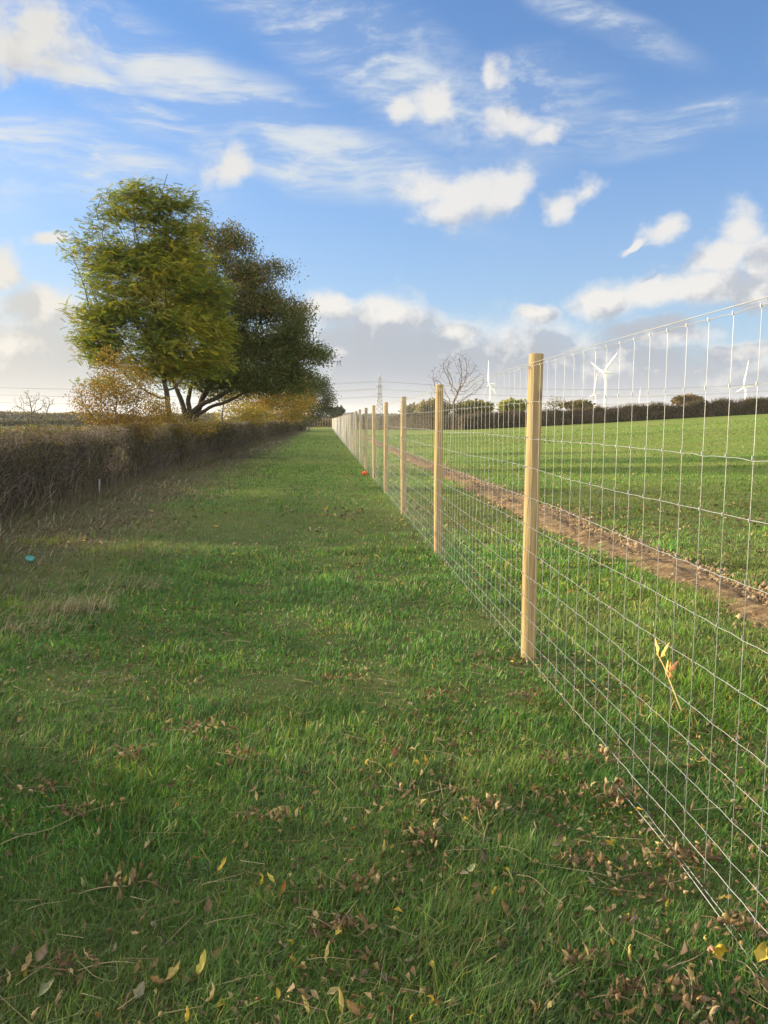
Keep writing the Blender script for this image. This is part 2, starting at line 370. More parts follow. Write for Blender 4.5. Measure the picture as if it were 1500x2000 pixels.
# dirt track
TX0, TX1 = 3.05, 4.02
def track_edges(y):
    wob = (fbm(y*.55, y*0+3.3, 5, 3)-.5)*.40; wob2 = (fbm(y*.6, y*0+9.1, 8, 3)-.5)*.45
    return TX0+wob, TX1+wob2
ty = np.concatenate([np.arange(0, 20, .06), np.arange(20, 60, .25), np.arange(60, 118, 1.)]); tu = np.linspace(0, 1, 22)
e0, e1 = track_edges(ty); TXX = e0[:, None]+(e1-e0)[:, None]*tu[None]; TYY = np.repeat(ty[:, None], 22, 1)
prof = np.sin(np.pi*tu)**.6
TZZ = tz(TXX, TYY)-.02+prof[None]*(.025+.11*(fbm(TXX*8, TYY*8, 21, 4)-.38)+.04*(tu[None] < .4))
I = (np.arange(len(ty)-1)[:, None]*22+np.arange(21)[None]).ravel()
b = MB(); b.add(np.stack([TXX, TYY, TZZ], -1).reshape(-1, 3), q=np.stack([I, I+1, I+23, I+22], 1))
tag(b.build('dirt_track', M_SOIL), kind='structure')
def on_track(x, y, pad=0.):
    a, c = track_edges(y); return (x > a-pad) & (x < c+pad) & (y < 118)
# crumbs of soil
n = 16000; cy = 2.5+RNG.random(n)**1.6*26; a, c = track_edges(cy); cx = a+(c-a)*(RNG.normal(.5, .27, n)); r = RNG.gamma(1.6, .0052, n)+.003
r = np.minimum(r, .034)
O = np.array([(1, 0, 0), (-1, 0, 0), (0, 1, 0), (0, -1, 0), (0, 0, 1), (0, 0, -1)], float)
T = np.array([(0, 2, 4), (2, 1, 4), (1, 3, 4), (3, 0, 4), (2, 0, 5), (1, 2, 5), (3, 1, 5), (0, 3, 5)])
V = (O[None]*RNG.uniform(.55, 1.3, (n, 6, 3)))*r[:, None, None]+np.stack([cx, cy, tz(cx, cy)+.012+r*.3], 1)[:, None]
b = MB(); b.add(V.reshape(-1, 3), t=((np.arange(n)*6)[:, None, None]+T[None]).reshape(-1, 3), c=np.repeat(pal(n, [(.34, .235, .135), (.22, .15, .085), (.46, .34, .2)], [3, 2, 1]), 6, 0))
tag(b.build('soil_crumbs', M_SOILBIT), 'crumbly brown soil clods scattered along the bare dirt strip', 'soil', kind='stuff')

# ------------------------------------------------------------------ grass
def blades(mb, bx, by, h, w, az, lean, col, seg2=True, zoff=-.005):
    n = len(bx); z = tz(bx, by)+zoff; B = np.stack([bx, by, z], 1)
    d = np.stack([np.cos(az), np.sin(az), 0*az], 1); fa = rnd(n, 0, 2*math.pi); s = np.stack([np.cos(fa), np.sin(fa), 0*fa], 1)
    up = np.array([0, 0, 1.])
    h1 = (h*.5)[:, None]; l = lean[:, None]
    Mi = B+up*h1*(1-.25*l)+d*h1*l*.55
    Ti = B+up*h[:, None]*np.clip(1-.62*l*l, .12, 1)+d*h[:, None]*l*1.05
    sw = s*(w*.5)[:, None]
    if seg2:
        V = np.stack([B-sw, B+sw, Mi+sw*.8, Mi-sw*.8, Ti], 1).reshape(-1, 3); i = (np.arange(n)*5)[:, None]
        mb.add(V, q=i+np.array([[0, 1, 2, 3]]), t=i+np.array([[3, 2, 4]]), c=np.repeat(col, 5, 0))
    else:
        V = np.stack([B-sw, B+sw, Ti], 1).reshape(-1, 3); i = (np.arange(n)*3)[:, None]
        mb.add(V, t=i+np.array([[0, 1, 2]]), c=np.repeat(col, 3, 0))
def sample(n, d0, d1, ex, u0=-.72, u1=.74):
    """points in front of the camera thinning with distance, pdf of d ~ d**(1-ex)"""
    k = 2-ex; q = RNG.random(n); d = (d0**k+(d1**k-d0**k)*q)**(1/k); u = RNG.uniform(u0, u1, n)
    x = d*(u*math.cos(YAW)+math.sin(YAW)); y = d*(math.cos(YAW)-u*math.sin(YAW)); return x, y, d
G_COLS = [(.064, .172, .036), (.084, .212, .042), (.128, .250, .050), (.046, .130, .048), (.20, .26, .075), (.36, .30, .17), (.13, .10, .06)]
def lawn_cols(x, y, n):
    p = fbm(x*1.3, y*1.3, 31, 4); q = fbm(x*.35, y*.35, 55, 3)
    c = pal(n, G_COLS, [4, 4, 2.6, 2.4, 1.0, .6, .4], .34); pt = fbm(x*4.3, y*4.3, 613, 3)[:, None]; mow = np.exp(-((x+1.15+.05*np.sin(y*.3))/.22)**2)+np.exp(-((x-.35+.05*np.sin(y*.3))/.22)**2); c = c+mow[:, None]*np.clip((y[:, None]-4)/6, 0, 1)*np.array([.035, .035, .014]); c = c*(.62+.80*pt)
    yel = np.clip((p-.52)*5, 0, 1)[:, None]; c = c*(1-yel*.5)+c*np.array([1.55, 1.2, .9])*yel*.5
    dul = np.clip((q-.5)*5, 0, 1)[:, None]; c = c*(1-dul*.45)+np.array([.16, .17, .08])*dul*.45
    fld = (x > 1.6)[:, None]; bands = fbm(x*.045, y*.33, 401, 3)[:, None]
    c = np.where(fld, c*(np.array([1.22, 1.12, .85])+(bands-.5)*1.3), c)
    return c
def lawn(mb, n, d0, d1, ex, seg2, u0=-.74, u1=.76):
    x, y, d = sample(n, d0, d1, ex, u0, u1)
    keep = (x > -4.9) & (y > -.5) & (~on_track(x, y, -.04) | (~on_track(x, y, -.22) & (fbm(x*5, y*3, 919, 3) > .48)))
    rough = np.clip((-x-1.9+(fbm(x*.8, y*.8, 12, 3)-.5)*3.0)/1.2, 0, 1)
    keep &= RNG.random(n) > rough*.93
    
    x = x[keep]; y = y[keep]; d = d[keep]; rough = rough[keep]; n = len(x)
    tuft = fbm(x*3.1, y*3.1, 41, 3); far = x > 4.3
    big = np.clip((fbm(x*1.4, y*1.4, 207, 3)-.52)*4, 0, 1)*(d < 9)
    h = (.034+.060*np.clip(tuft*1.8-.5, 0, 1)+.030*big)*rnd(n, .6, 1.25)*(1+.9*rough)*np.where(far, .85, 1)
    h = h*np.where((d > 4) & (x < FX), .82, 1); h = h*np.where(d > 12, 1+.02*(d-12), 1)*np.where(d > 30, .8, 1)
    w = .0030*np.maximum(d/1.9, .9)**.86*rnd(n, .6, 1.4)*np.where(RNG.random(n) < .07, 1.9, 1)
    az = rnd(n, 0, 6.283); wind = fbm(x*.8, y*.8, 91, 2)*3.5-1.4; az = np.where(RNG.random(n) < .5, az, wind+RNG.normal(0, .6, n))
    lean = np.clip(RNG.gamma(2.5, .28, n), .05, 1.25)
    c = lawn_cols(x, y, n); c = c*(1-rough[:, None]*.35)+np.array([.12, .13, .055])*rough[:, None]*.35
    blades(mb, x, y, h, w, az, lean, c, seg2)
b = MB()
lawn(b, 120000, .9, 3.2, .35, True); lawn(b, 50000, .5, 3.2, .35, True, -2.6, -.74); lawn(b, 40000, .5, 3.2, .35, True, .76, 2.2); lawn(b, 150000, 3.2, 9, 1.2, True); lawn(b, 36000, 3.2, 9, 1.2, True, -1.3, -.74); lawn(b, 36000, 3.2, 9, 1.2, True, .76, 1.4); lawn(b, 150000, 9, 26, 1.5, False); lawn(b, 110000, 26, 75, 1.6, False)
tag(b.build('grass', M_GRASS), 'short green grass covering the mown strip and the field', 'grass', kind='stuff')
# rough, dead and tangled grass below the hedge
b = MB(); n = 90000
x, y, d = sample(n, 3.0, 60, 1.35, -.74, -.02); x2, y2, d2 = sample(40000, 1.0, 7, .9, -2.6, -.70); x = np.concatenate([x, x2]); y = np.concatenate([y, y2]); d = np.concatenate([d, d2]); n = len(x)
pat = fbm(x*.9, y*.9, 62, 3)
keep = (x < -2.0+(pat-.5)*3.0) & (x > -5.0) & (RNG.random(n) < np.clip((pat-.30)*3.2, .12, 1))
x = x[keep]; y = y[keep]; d = d[keep]; n = len(x); lk = np.clip((-x-2.2)/2., 0, 1)
az = RNG.normal(.3, 1.0, n); w = .0032*np.maximum(d/3., 1)**.9*rnd(n, .6, 1.3)
c = pal(n, [(.27, .22, .14), (.17, .13, .085), (.36, .31, .21), (.11, .085, .055), (.12, .14, .05)], [3, 3, 1.4, 2, 1.6])
blades(b, x, y, rnd(n, .06, .24)*(.6+.5*lk), w, az, np.clip(RNG.normal(1.05, .25, n), .3, 1.4), c, True)
tag(b.build('dry_grass', M_STRAW), 'tangled dead straw coloured grass along the foot of the hedge', 'dry grass', kind='stuff')
# pale straw tussocks that stand out in the rough strip
def tussock(name, px, py, label, n=260, rr=.16, h=.30, cols=((.40, .34, .22), (.28, .23, .15)), lean=.75, az0=.2):
    p = gp(px, py); n = int(n*.62); rr *= 1.5; h *= .8; mb = MB(); a = rnd(n, 0, 6.28); q = rnd(n)**.8*rr
    x = p[0]+np.cos(a)*q*1.5; y = p[1]+np.sin(a)*q
    blades(mb, x, y, rnd(n, .4, 1)*h, rnd(n, .003, .006), RNG.normal(az0, .7, n), np.clip(RNG.normal(lean, .25, n), .1, 1.3), pal(n, cols, [1]*len(cols)), True)
    tag(mb.build(name, M_STRAW, origin=(p[0], p[1], 0)), label, 'grass tuft').location = (p[0], p[1], 0)
tussock('grass_tussock', 130, 1195, 'wispy pale dead grass tussock standing highest in the rough strip at left', 420, .16, .34)
tussock('grass_tussock', 255, 1150, 'flattened grey seeding grass tuft just right of the wispy tussock', 300, .2, .3, lean=1.1)
tussock('grass_tussock', 30, 1235, 'broad pale straw tuft at the left edge of the picture', 420, .26, .22)
G2 = ((.17, .26, .035), (.24, .29, .05))
tussock('grass_tussock', 95, 1060, 'bright yellow green grass tuft nearest the hedge foot', 420, .2, .16, G2, .5)
tussock('grass_tussock', 20, 1190, 'bright green clump at left edge beside the bare dead thatch', 360, .2, .17, G2, .5)
tussock('grass_tussock', 190, 1078, 'bright green grass clump right of the yellow green tuft', 420, .26, .15, G2, .6)

# ------------------------------------------------------------------ fence
WIRES = [1.820, 1.605, 1.395, 1.215, 1.035, .865, .705, .555, .415, .295, .175, .075]
SP = 3.86; Y1 = gp(1030, 1288)[1]; NP = 35; STAY = SP/26; YEND = Y1+SP*(NP-1)
fence = thing('deer_fence', 'tall pale timber post and galvanised wire mesh fence running the length of the grass strip', 'fence', (FX, 0, 0))
def post_mesh(seed, R=.047, Hh=1.90, sides=18):
    r = random.Random(seed); mb = MB(); zs = [-.35, 0, .3, .6, .9, 1.2, 1.5, 1.8, Hh-.006, Hh]; ph = r.uniform(0, 6)
    V = []; 
    for i, z in enumerate(zs):
        rr = R*(1-.03*z)*(.93 if i == len(zs)-1 else 1)
        cx = .006*math.sin(z*1.7+ph); cy = .006*math.cos(z*1.3+ph)
        for j in range(sides):
            a = j*2*math.pi/sides; q = rr*(1+.02*math.sin(3*a+z*3+ph)); V.append((cx+q*math.cos(a), cy+q*math.sin(a), z))
    n = len(zs); q = [(i*sides+j, i*sides+(j+1) % sides, (i+1)*sides+(j+1) % sides, (i+1)*sides+j) for i in range(n-1) for j in range(sides)]
    V.append((0, 0, Hh)); t = [(len(V)-1, (n-1)*sides+j, (n-1)*sides+(j+1) % sides) for j in range(sides)]
    mb.add(V, q=q, t=t); me = mb.mesh('post', M_POST, True)
    return me
pms = [post_mesh(s) for s in range(4)]
mb = MB(); tube(mb, [(-.046, -.012, 0), (-.058, -.008, .002), (-.058, .008, -.002), (-.046, .012, 0)], .0018, 4); stm = mb.mesh('staple', M_WIRE)
for i in range(NP):
    y = Y1+SP*i+(random.uniform(-.06, .06) if i > 1 else 0)
    p = bpy.data.objects.new('post', pms[i % 4]); COL.objects.link(p); p.parent = fence
    p.location = (random.uniform(-.012, .012) if i else 0, y, float(tz(FX, y)))
    p.rotation_euler = (rad(random.uniform(-.5, .5)), rad(random.uniform(.1, .9) if i else .95), random.uniform(0, 6.28) if i else 1.0)
    if i in (0, 1, 2, 3): p.scale = (1, 1, (1.0, 1.0, .995, .99)[i])
    if i < 4:
        for z in WIRES:
            s = bpy.data.objects.new('staple', stm); COL.objects.link(s); s.parent = p; a_ = -p.rotation_euler.z; s.rotation_euler = (0, 0, a_); s.location = (0, 0, z)
# post behind the near edge of the frame carries the last span
p = bpy.data.objects.new('post', pms[2]); COL.objects.link(p); p.parent = fence; p.location = (0, Y1-SP, 0)
mb = MB(); XW = -.052; y0 = Y1-SP
zt = lambda y: tz(FX, y)
for k, z in enumerate(WIRES):
    r = .00105 if 0 < k < 11 else .00135
    ny_ = int((YEND-y0)/STAY)
    # crimped line wire: between stays it rises and drops by a few millimetres
    yy = y0+np.arange(0, ny_*2+1)*STAY/2; cr = np.where(np.arange(len(yy)) % 2 == 0, -.0012, .0012)+RNG.normal(0, .0012, len(yy))
    near = yy < 32
    if k: sag = .012*np.sin((yy-y0)*1.63+k*1.3)*np.sin((yy-y0)*.41+k)
    else: sag = 0*yy
    pts = np.stack([XW+RNG.normal(0, .0010, len(yy)), yy, zt(yy)*0+z+cr+sag], 1)
    A = pts[:-1]; B_ = pts[1:]; m_ = near[:-1]
    segs(mb, A[m_], B_[m_], r, r, 4)
    pf = pts[~near][::4]; segs(mb, pf[:-1], pf[1:], r*1.25, r*1.25, 3)
stay_y = y0+np.arange(int((YEND-y0)/STAY)+1)*STAY
wob = RNG.normal(0, .0022, (len(stay_y), len(WIRES)+1)); wob[::9] *= 2.2
nearm = stay_y < 32; zz = WIRES+[.0]
for k in range(len(WIRES)):
    za, zb = zz[k], zz[k+1]; rr = .0009
    if k == len(WIRES)-1: zb = -.01
    A = np.stack([XW+wob[nearm, k]*.6, stay_y[nearm]+wob[nearm, k], np.full(nearm.sum(), za)], 1)
    B_ = np.stack([XW+wob[nearm, k+1]*.6, stay_y[nearm]+wob[nearm, k+1], np.full(nearm.sum(), zb)], 1)
    segs(mb, A, B_, rr, rr, 4)
    kn_ = A[A[:, 1] < 14]; segs(mb, kn_+np.array([-.004, 0, .006]), kn_+np.array([-.004, 0, -.006]), 0.0018, .0018, 5)
fr = ~nearm; segs(mb, np.stack([np.full(fr.sum(), XW), stay_y[fr], np.full(fr.sum(), 1.820)], 1), np.stack([np.full(fr.sum(), XW), stay_y[fr], np.zeros(fr.sum())], 1), .0016, .0016, 3)
mb.build('wire_mesh', M_WIRE, fence)
mb = MB(); yy = np.arange(y0, YEND+.1, SP/4); tube(mb, np.stack([yy*0+XW-.006, yy, 1.838+0*yy], 1), .0017, 5); mb.build('top_wire', M_WIRE, fence)
mb = MB()
for q in (0, .03):
    yy = np.arange(.9, 3.0, .1); tube(mb, np.stack([-.085-q+.004*np.sin(yy*5+q*90), yy, 0.026+.012*np.sin(yy*3)+q*.3], 1), .0014, 5, caps=False)
mb.build('ground_wire', M_WIRE, fence)

# fence across the far end of the strip
ef = thing('end_fence', 'low pale paling fence crossing the far end of the grass strip', 'fence', (0, YEND+1.5, 0))
for i in range(9):
    mb = MB(); x = -2.75+i*.47; tube(mb, [(x, 0, -.2), (x, 0, 1.0), (x+random.uniform(-.02, .02), 0, 1.95)], .045, 6); mb.build('paling', M_POST, ef)
mb = MB(); tube(mb, [(-2.9, .05, 1.75), (1.2, .05, 1.75)], .03, 5); tube(mb, [(-2.9, .05, .5), (1.2, .05, .5)], .03, 5); mb.build('rail', M_POST, ef)
mb = MB(); tube(mb, [(1.35, -.2, -.3), (1.35, -.2, 1.0), (1.36, -.2, 2.15)], .10, 10); mb.build('strainer_post', M_DARKPOST, ef)

# ------------------------------------------------------------------ hedge beside the strip
hedge = thing('hedge', 'long clipped brown hawthorn hedge with pinkish cut tops along the left of the strip', 'hedge', (-5.5, 0, 0), -.0095)
HX, HW = 0.0, .80
def htop(y):
    y = np.asarray(y, float); dip = sum(d_*np.exp(-((y-c_)/w_)**2) for c_, d_, w_ in ((5.3, .42, .38), (3.6, .36, .25), (7.7, .40, .35), (9.2, .30, .3), (6.5, .75, .22), (2.2, .3, .3)))  # dips shaped into the unseen near stretch to let sun patches onto the grass
    return 1.36+.16*(fbm(y*.45, y*0+2.2, 14, 3)-.5)*1.6-dip
def hsample(n, ymax=138):
    k = .25; q = RNG.random(n); return -2+((14**k+((ymax+16)**k-14**k)*q)**(1/k)-14)
def hw(y, z): return HW*(.80+.35*(fbm(y*.7, z*1.6+5, 9, 3)))*(1-.16*np.clip(z-1., 0, 1))
def hole(y, z): return fbm(y*1.15+.4, z*.8+7.7, 303, 3)
mb = MB()   # opaque core added inside to block light through the hedge
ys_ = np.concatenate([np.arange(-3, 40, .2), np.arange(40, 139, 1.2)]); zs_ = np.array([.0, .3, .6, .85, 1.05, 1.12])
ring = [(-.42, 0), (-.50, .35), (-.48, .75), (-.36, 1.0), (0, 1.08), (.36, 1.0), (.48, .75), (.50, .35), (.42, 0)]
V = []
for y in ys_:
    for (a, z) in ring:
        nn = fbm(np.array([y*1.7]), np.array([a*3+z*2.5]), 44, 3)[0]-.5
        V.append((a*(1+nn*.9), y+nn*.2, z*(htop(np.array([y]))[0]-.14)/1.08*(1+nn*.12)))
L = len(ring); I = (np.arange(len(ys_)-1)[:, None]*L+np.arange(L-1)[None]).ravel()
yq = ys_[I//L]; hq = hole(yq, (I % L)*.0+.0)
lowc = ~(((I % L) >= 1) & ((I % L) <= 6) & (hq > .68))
mb.add(V, q=np.stack([I, I+1, I+L+1, I+L], 1)[lowc], c=(.055, .046, .034)); mb.build('solid_core', M_CORE, hedge)
mb = MB(); n = 76000; y = hsample(n); z = RNG.random(n)**.8*htop(y)*1.0
s = np.sign(RNG.random(n)-.30); hwid = hw(y, z); x = s*hwid*np.sqrt(RNG.random(n)*.6+.4); topm = RNG.random(n) < .30
x = np.where(topm, RNG.uniform(-1, 1, n)*HW*.92, x); z = np.where(topm, htop(y)*rnd(n, .84, .99), z)
sc = np.maximum((y+2)/14., 1)**.8
D = nrm(np.stack([RNG.normal(0, .45, n)+np.where(topm, 0, s*.35), RNG.normal(0, .55, n), np.abs(RNG.normal(.75, .4, n))], 1)); Ln = rnd(n, .07, .30)*np.minimum(sc, 2.0)*np.where(topm, .75, 1)
thin = (hole(y, 0*y) > .66) & (z > .35) & (z < 1.2) & (RNG.random(n) < .45); D, Ln, x, y, z, sc, topm = D[~thin], Ln[~thin], x[~thin], y[~thin], z[~thin], sc[~thin], topm[~thin]; n = len(x)
A = np.stack([x, y, z], 1)-D*Ln[:, None]*.6; B_ = np.stack([x, y, z], 1)+D*Ln[:, None]*.4
A[:, 2] = np.maximum(A[:, 2], .0)
r = .0030*sc*rnd(n, .6, 1.5)
c = pal(n, [(.145, .12, .095), (.10, .08, .062), (.20, .165, .135), (.30, .25, .21)], [3, 3, 1.6, .5]); c[topm] = pal(topm.sum(), [(.30, .22, .19), (.40, .31, .27), (.20, .15, .12)], [3, 1.6, 2])
segs(mb, A, B_, r, r*.6, 3, c)
# arching and leaning stems near the foot, seen against the gloom
n = 700; y = rnd(n, 3, 40); P0 = np.stack([rnd(n, .2, .8), y, rnd(n, 0, .1)], 1)
for k in range(3):
    P1 = P0+np.stack([RNG.normal(.03, .07, n), RNG.normal(0, .16, n), rnd(n, .12, .34)*(1-.25*k)], 1); segs(mb, P0, P1, .007-.0015*k, .0055-.0015*k, 4, pal(n, [(.20, .16, .12), (.28, .23, .17), (.12, .09, .07)], [2, 1, 2])); P0 = P1
mb.build('twigs', M_TWIG, hedge)
mb = MB(); n = 210000; y = hsample(n); z = (RNG.random(n)**.75)*htop(y)*1.0+.05; s = np.sign(RNG.random(n)-.30); hwid = hw(y, z)
x = s*hwid*(RNG.random(n)*.35+.70); tp = RNG.random(n) < .15; x = np.where(tp, RNG.uniform(-1, 1, n)*HW, x); z = np.where(tp, htop(y)*rnd(n, .9, 1.02), z)
dn = fbm(y*1.1, z*2.2+s*3, 71, 3); kp = ((hole(y, 0*y) < .66) | (z > 1.2) | (RNG.random(n) < .25)) & (RNG.random(n) < np.clip((dn-.30)*3.2, .12, 1)*np.clip(z/.5, .25, 1)); x, y, z, tp = x[kp], y[kp], z[kp], tp[kp]; n = len(x)
sc = np.maximum((y+2)/14., 1)**.8; Lf = rnd(n, .022, .042)*sc
c = pal(n, [(.10, .105, .042), (.14, .13, .055), (.19, .14, .065), (.26, .17, .07), (.075, .085, .04)], [4, 3, 2.4, .8, 3]); 
leaves(mb, np.stack([x, y, z], 1), rdir(n)+np.array([0, 0, .3]), rdir(n), Lf, Lf*.62, c)
mb.build('foliage', M_LEAF, hedge)
# dead stalks at the foot
mb = MB(); n = 11000; y = hsample(n, 100); x = .55+RNG.random(n)*.55
h = rnd(n, .06, .34)*(.4+1.1*fbm(y*.8, y*0, 9, 3)); sc = np.maximum((y+2)/14., 1)**.8; P0 = np.stack([x, y, 0*y], 1); P1 = P0+np.stack([RNG.normal(.05, .10, n), RNG.normal(0, .12, n), h], 1)
segs(mb, P0, P1, .0022*sc, .001*sc, 3, pal(n, [(.24, .21, .13), (.16, .14, .085), (.34, .30, .20), (.14, .16, .06)], [3, 3, 1, 2])); mb.build('dead_stalks', M_STRAW, hedge)
gd = gp(232, 968); tg = MB(); tube(tg, [(0, 0, -.02), (0, 0, .12), (.01, 0, .34)], .022, 8); o = tg.build('tree_guard', M_TUBE); o.location = (-4.55, gd[1]*1.0, 0)
tag(o, 'short pale plastic tree guard tube standing at the foot of the hedge', 'tree guard')

# ------------------------------------------------------------------ trees
def grow(root, att, step=.32, infl=3.0, kill=.55, iters=90, trunk=None, jitter=.12):
    nodes = [np.array(p, float) for p in (trunk or [root])]; par = [-1]+list(range(len(nodes)-1))
    att = np.asarray(att, float); N_ = len(att); best = np.full(N_, 1e9); bi = np.zeros(N_, int)
    def upd(k0):
        for k in range(k0, len(nodes)):
            d = np.linalg.norm(att-nodes[k], axis=1); m = d < best; best[m] = d[m]; bi[m] = k
    upd(0); alive = np.ones(N_, bool)
    for it in range(iters):
        act = alive & (best < infl)
        if not act.any():
            if alive.any(): act = alive & (best <= best[alive].min()+.3)
            else: break
        k0 = len(nodes); dirs = nrm(att[act]-np.array(nodes)[bi[act]]); own = bi[act]
        u, inv = np.unique(own, return_inverse=True); S = np.zeros((len(u), 3)); np.add.at(S, inv, dirs)
        S = nrm(nrm(S)+RNG.normal(0, jitter, S.shape))
        for j, k in enumerate(u): nodes.append(nodes[k]+S[j]*step); par.append(int(k))
        upd(k0); alive &= best > kill
        if not alive.any() or len(nodes) > 6500: break
    return np.array(nodes), np.array(par)
def radii(nodes, par, rtip, ex):
    n = len(nodes); a = np.zeros(n); ch = np.zeros(n, int)
    for i in range(n-1, -1, -1):
        if ch[i] == 0: a[i] = rtip**ex
        if par[i] >= 0: a[par[i]] += a[i]; ch[par[i]] += 1
    return a**(1/ex), ch
def ellipsoids(lst, depth, n, dscale=1.0, seed=0, thr=.0, hollow=.35):
    """points in a union of rounded masses given by silhouette and distance"""
    out = []; tot = sum(e[2]*e[3]*(e[2]+e[3]) for e in lst)
    for e in lst:
        px, py, rx, ry = e[:4]; dd = depth+(e[4] if len(e) > 4 else 0); c = at(px, py, dd); k = dd/F0
        m = max(6, int(n*e[2]*e[3]*(e[2]+e[3])/tot)); u = rdir(m)*(hollow+(1-hollow)*RNG.random((m, 1)))**(1/2.2)
        q = c+u*np.array([rx*k, (rx+ry)*.5*k*dscale, ry*k])
        out.append(q)
    q = np.concatenate(out)
    if thr: q = q[fbm(q[:, 0]*.9+q[:, 1]*.37+seed, q[:, 2]*.9+q[:, 1]*.53, seed, 3) > thr]
    return q
def sprays(lst, depth, ncl, per, dscale, seed, size, hollow=.45):
    c = ellipsoids(lst, depth, ncl, dscale, seed, 0, hollow); c = c[fbm(c[:, 0]*1.0+c[:, 1]*.25+seed, c[:, 2]*1.15+seed, 77, 3) > .42]; n = len(c)
    k = RNG.poisson(per, n); C = np.repeat(c, k, 0); sz = np.repeat(rnd(n, .6, 1.3), k)[:, None]
    return C+np.clip(RNG.normal(0, 1, (len(C), 3)), -1.5, 1.5)*np.array(size)*sz, np.repeat(np.arange(n), k)
def skeleton_obj(nodes, par, rr, root_t, org, col, rmin=.0, sides=6, name='trunk'):
    mb = MB(); idx = np.where((par >= 0))[0]; idx = idx[rr[idx] >= rmin]
    big = idx[rr[idx] > .03]; sm = idx[rr[idx] <= .03]
    for gset, sd in ((big, sides), (sm, 3)):
        if len(gset):
            A = nodes[par[gset]]; B_ = nodes[gset]; ext = (B_-A)*.06
            segs(mb, A-ext, B_+ext, np.minimum(rr[par[gset]], rr[gset]*1.35), rr[gset], sd, np.asarray(col)[None]*RNG.uniform(.8, 1.2, (len(gset), 1)))
    return mb.build(name, M_BARK, root_t, smooth=True, origin=org)

# windblown ash
D1 = 26.5; base = at(338, 822, D1); base[2] = 0
ash = thing('ash_tree', 'tall windblown ash with feathery yellow green leaves streaming to the right', 'tree', tuple(base))
E = [(262,430,62,62),(330,430,50,56),(215,470,55,60),(250,560,98,92),(330,560,95,92,.3),(250,665,98,80),(360,650,84,80),(380,720,60,30),(300,735,60,30),(240,745,50,38),(180,640,38,85),(200,730,45,40),
     (150,480,22,26),(196,388,16,24),(264,378,22,24),(335,392,30,32),(400,600,40,60)]
att = ellipsoids([(e[0], e[1], e[2]*.93, e[3]*.93)+tuple(e[4:]) for e in E], D1, 5200, .85, 5, .33, .25); lf, lid = sprays([(e[0], e[1], e[2]*.86, e[3]*.92)+tuple(e[4:]) for e in E], D1, 1150, 24, .85, 5, (.36, .26, .11))
tr = [base+np.array([0, 0, -.1]), base+np.array([.0, 0, .5]), base+np.array([-.1, 0, .9])]
nd, pr = grow(None, att, .24, 3.0, .34, 110, tr)
# second and third stems
rr, ch = radii(nd, pr, .0085, 2.25); rr = np.minimum(rr, .24)
skeleton_obj(nd, pr, rr, ash, base, (.105, .09, .07))
def compound(mb, C, wind, n_pairs, L, lw, cols, wts, droop=.25, spread=.55):
    n = len(C); d = nrm(wind+RNG.normal(0, spread, (n, 3))*np.array([1, 1, .8])); side = nrm(np.cross(d, np.array([0, 0, 1.])+RNG.normal(0, .35, (n, 3))))
    col = pal(n, cols, wts, .2); Lr = L*rnd(n, .6, 1.2)
    up = np.cross(side, d)
    for k in range(n_pairs):
        t = (k+.6)/n_pairs; P_ = C+d*(Lr*t)[:, None]-np.array([0, 0, 1.])*(Lr*droop*t*t)[:, None]
        for sgn in (-1, 1):
            dd = nrm(d*.9+side*sgn*.75-np.array([0, 0, .25])); leaves(mb, P_, dd, up+side*sgn*.3, lw*rnd(n, 2.2, 3.2), lw, col*RNG.uniform(.9, 1.1, (n, 1)))
    leaves(mb, C+d*Lr[:, None]*.95-np.array([0, 0, 1.])*(Lr*droop)[:, None], d, up, lw*3, lw, col)
mb = MB(); tips = np.where((rr < .022))[0]; zrel = nd[tips][:, 2]
cnt = np.where(ch[tips] == 0, 3, 2); C = np.repeat(nd[tips], cnt, 0)+RNG.normal(0, .09, (cnt.sum(), 3))
pn = fbm(C[:, 0]*.9+C[:, 1]*.4, C[:, 2]*.9, 88, 3); C = C[pn > .36]; C = np.concatenate([C[RNG.random(len(C)) < .75], lf])
ylw = C[:, 0]*0+fbm(C[:, 0]*.7+4, C[:, 2]*.7, 18, 3); my = ylw > .53
AC1 = [(.19, .24, .040), (.28, .29, .045), (.13, .18, .040), (.42, .35, .05)]; AC2 = [(.34, .34, .045), (.48, .41, .05), (.22, .28, .042), (.32, .23, .04)]
wind = np.array([.95, -.15, .12])
compound(mb, C[~my], wind, 5, .28, .028, AC1, [3, 3, 3, .6]); compound(mb, C[my], wind, 5, .28, .028, AC2, [3, 1.3, 3, .5])
mb.build('crown', M_LEAF, ash, origin=base)
for pts in ([(300,450),(312,405),(318,370),(327,340)], [(180,620),(165,560),(150,520),(140,495)], [(192,430),(188,410),(200,380)]):
    mb = MB(); P_ = np.array([at(a, c_, D1) for a, c_ in pts]); tube(mb, P_, np.linspace(.022, .009, len(P_)), 5, c=(.09, .08, .065)); mb.build('bare_twig', M_BARK, ash, origin=base)

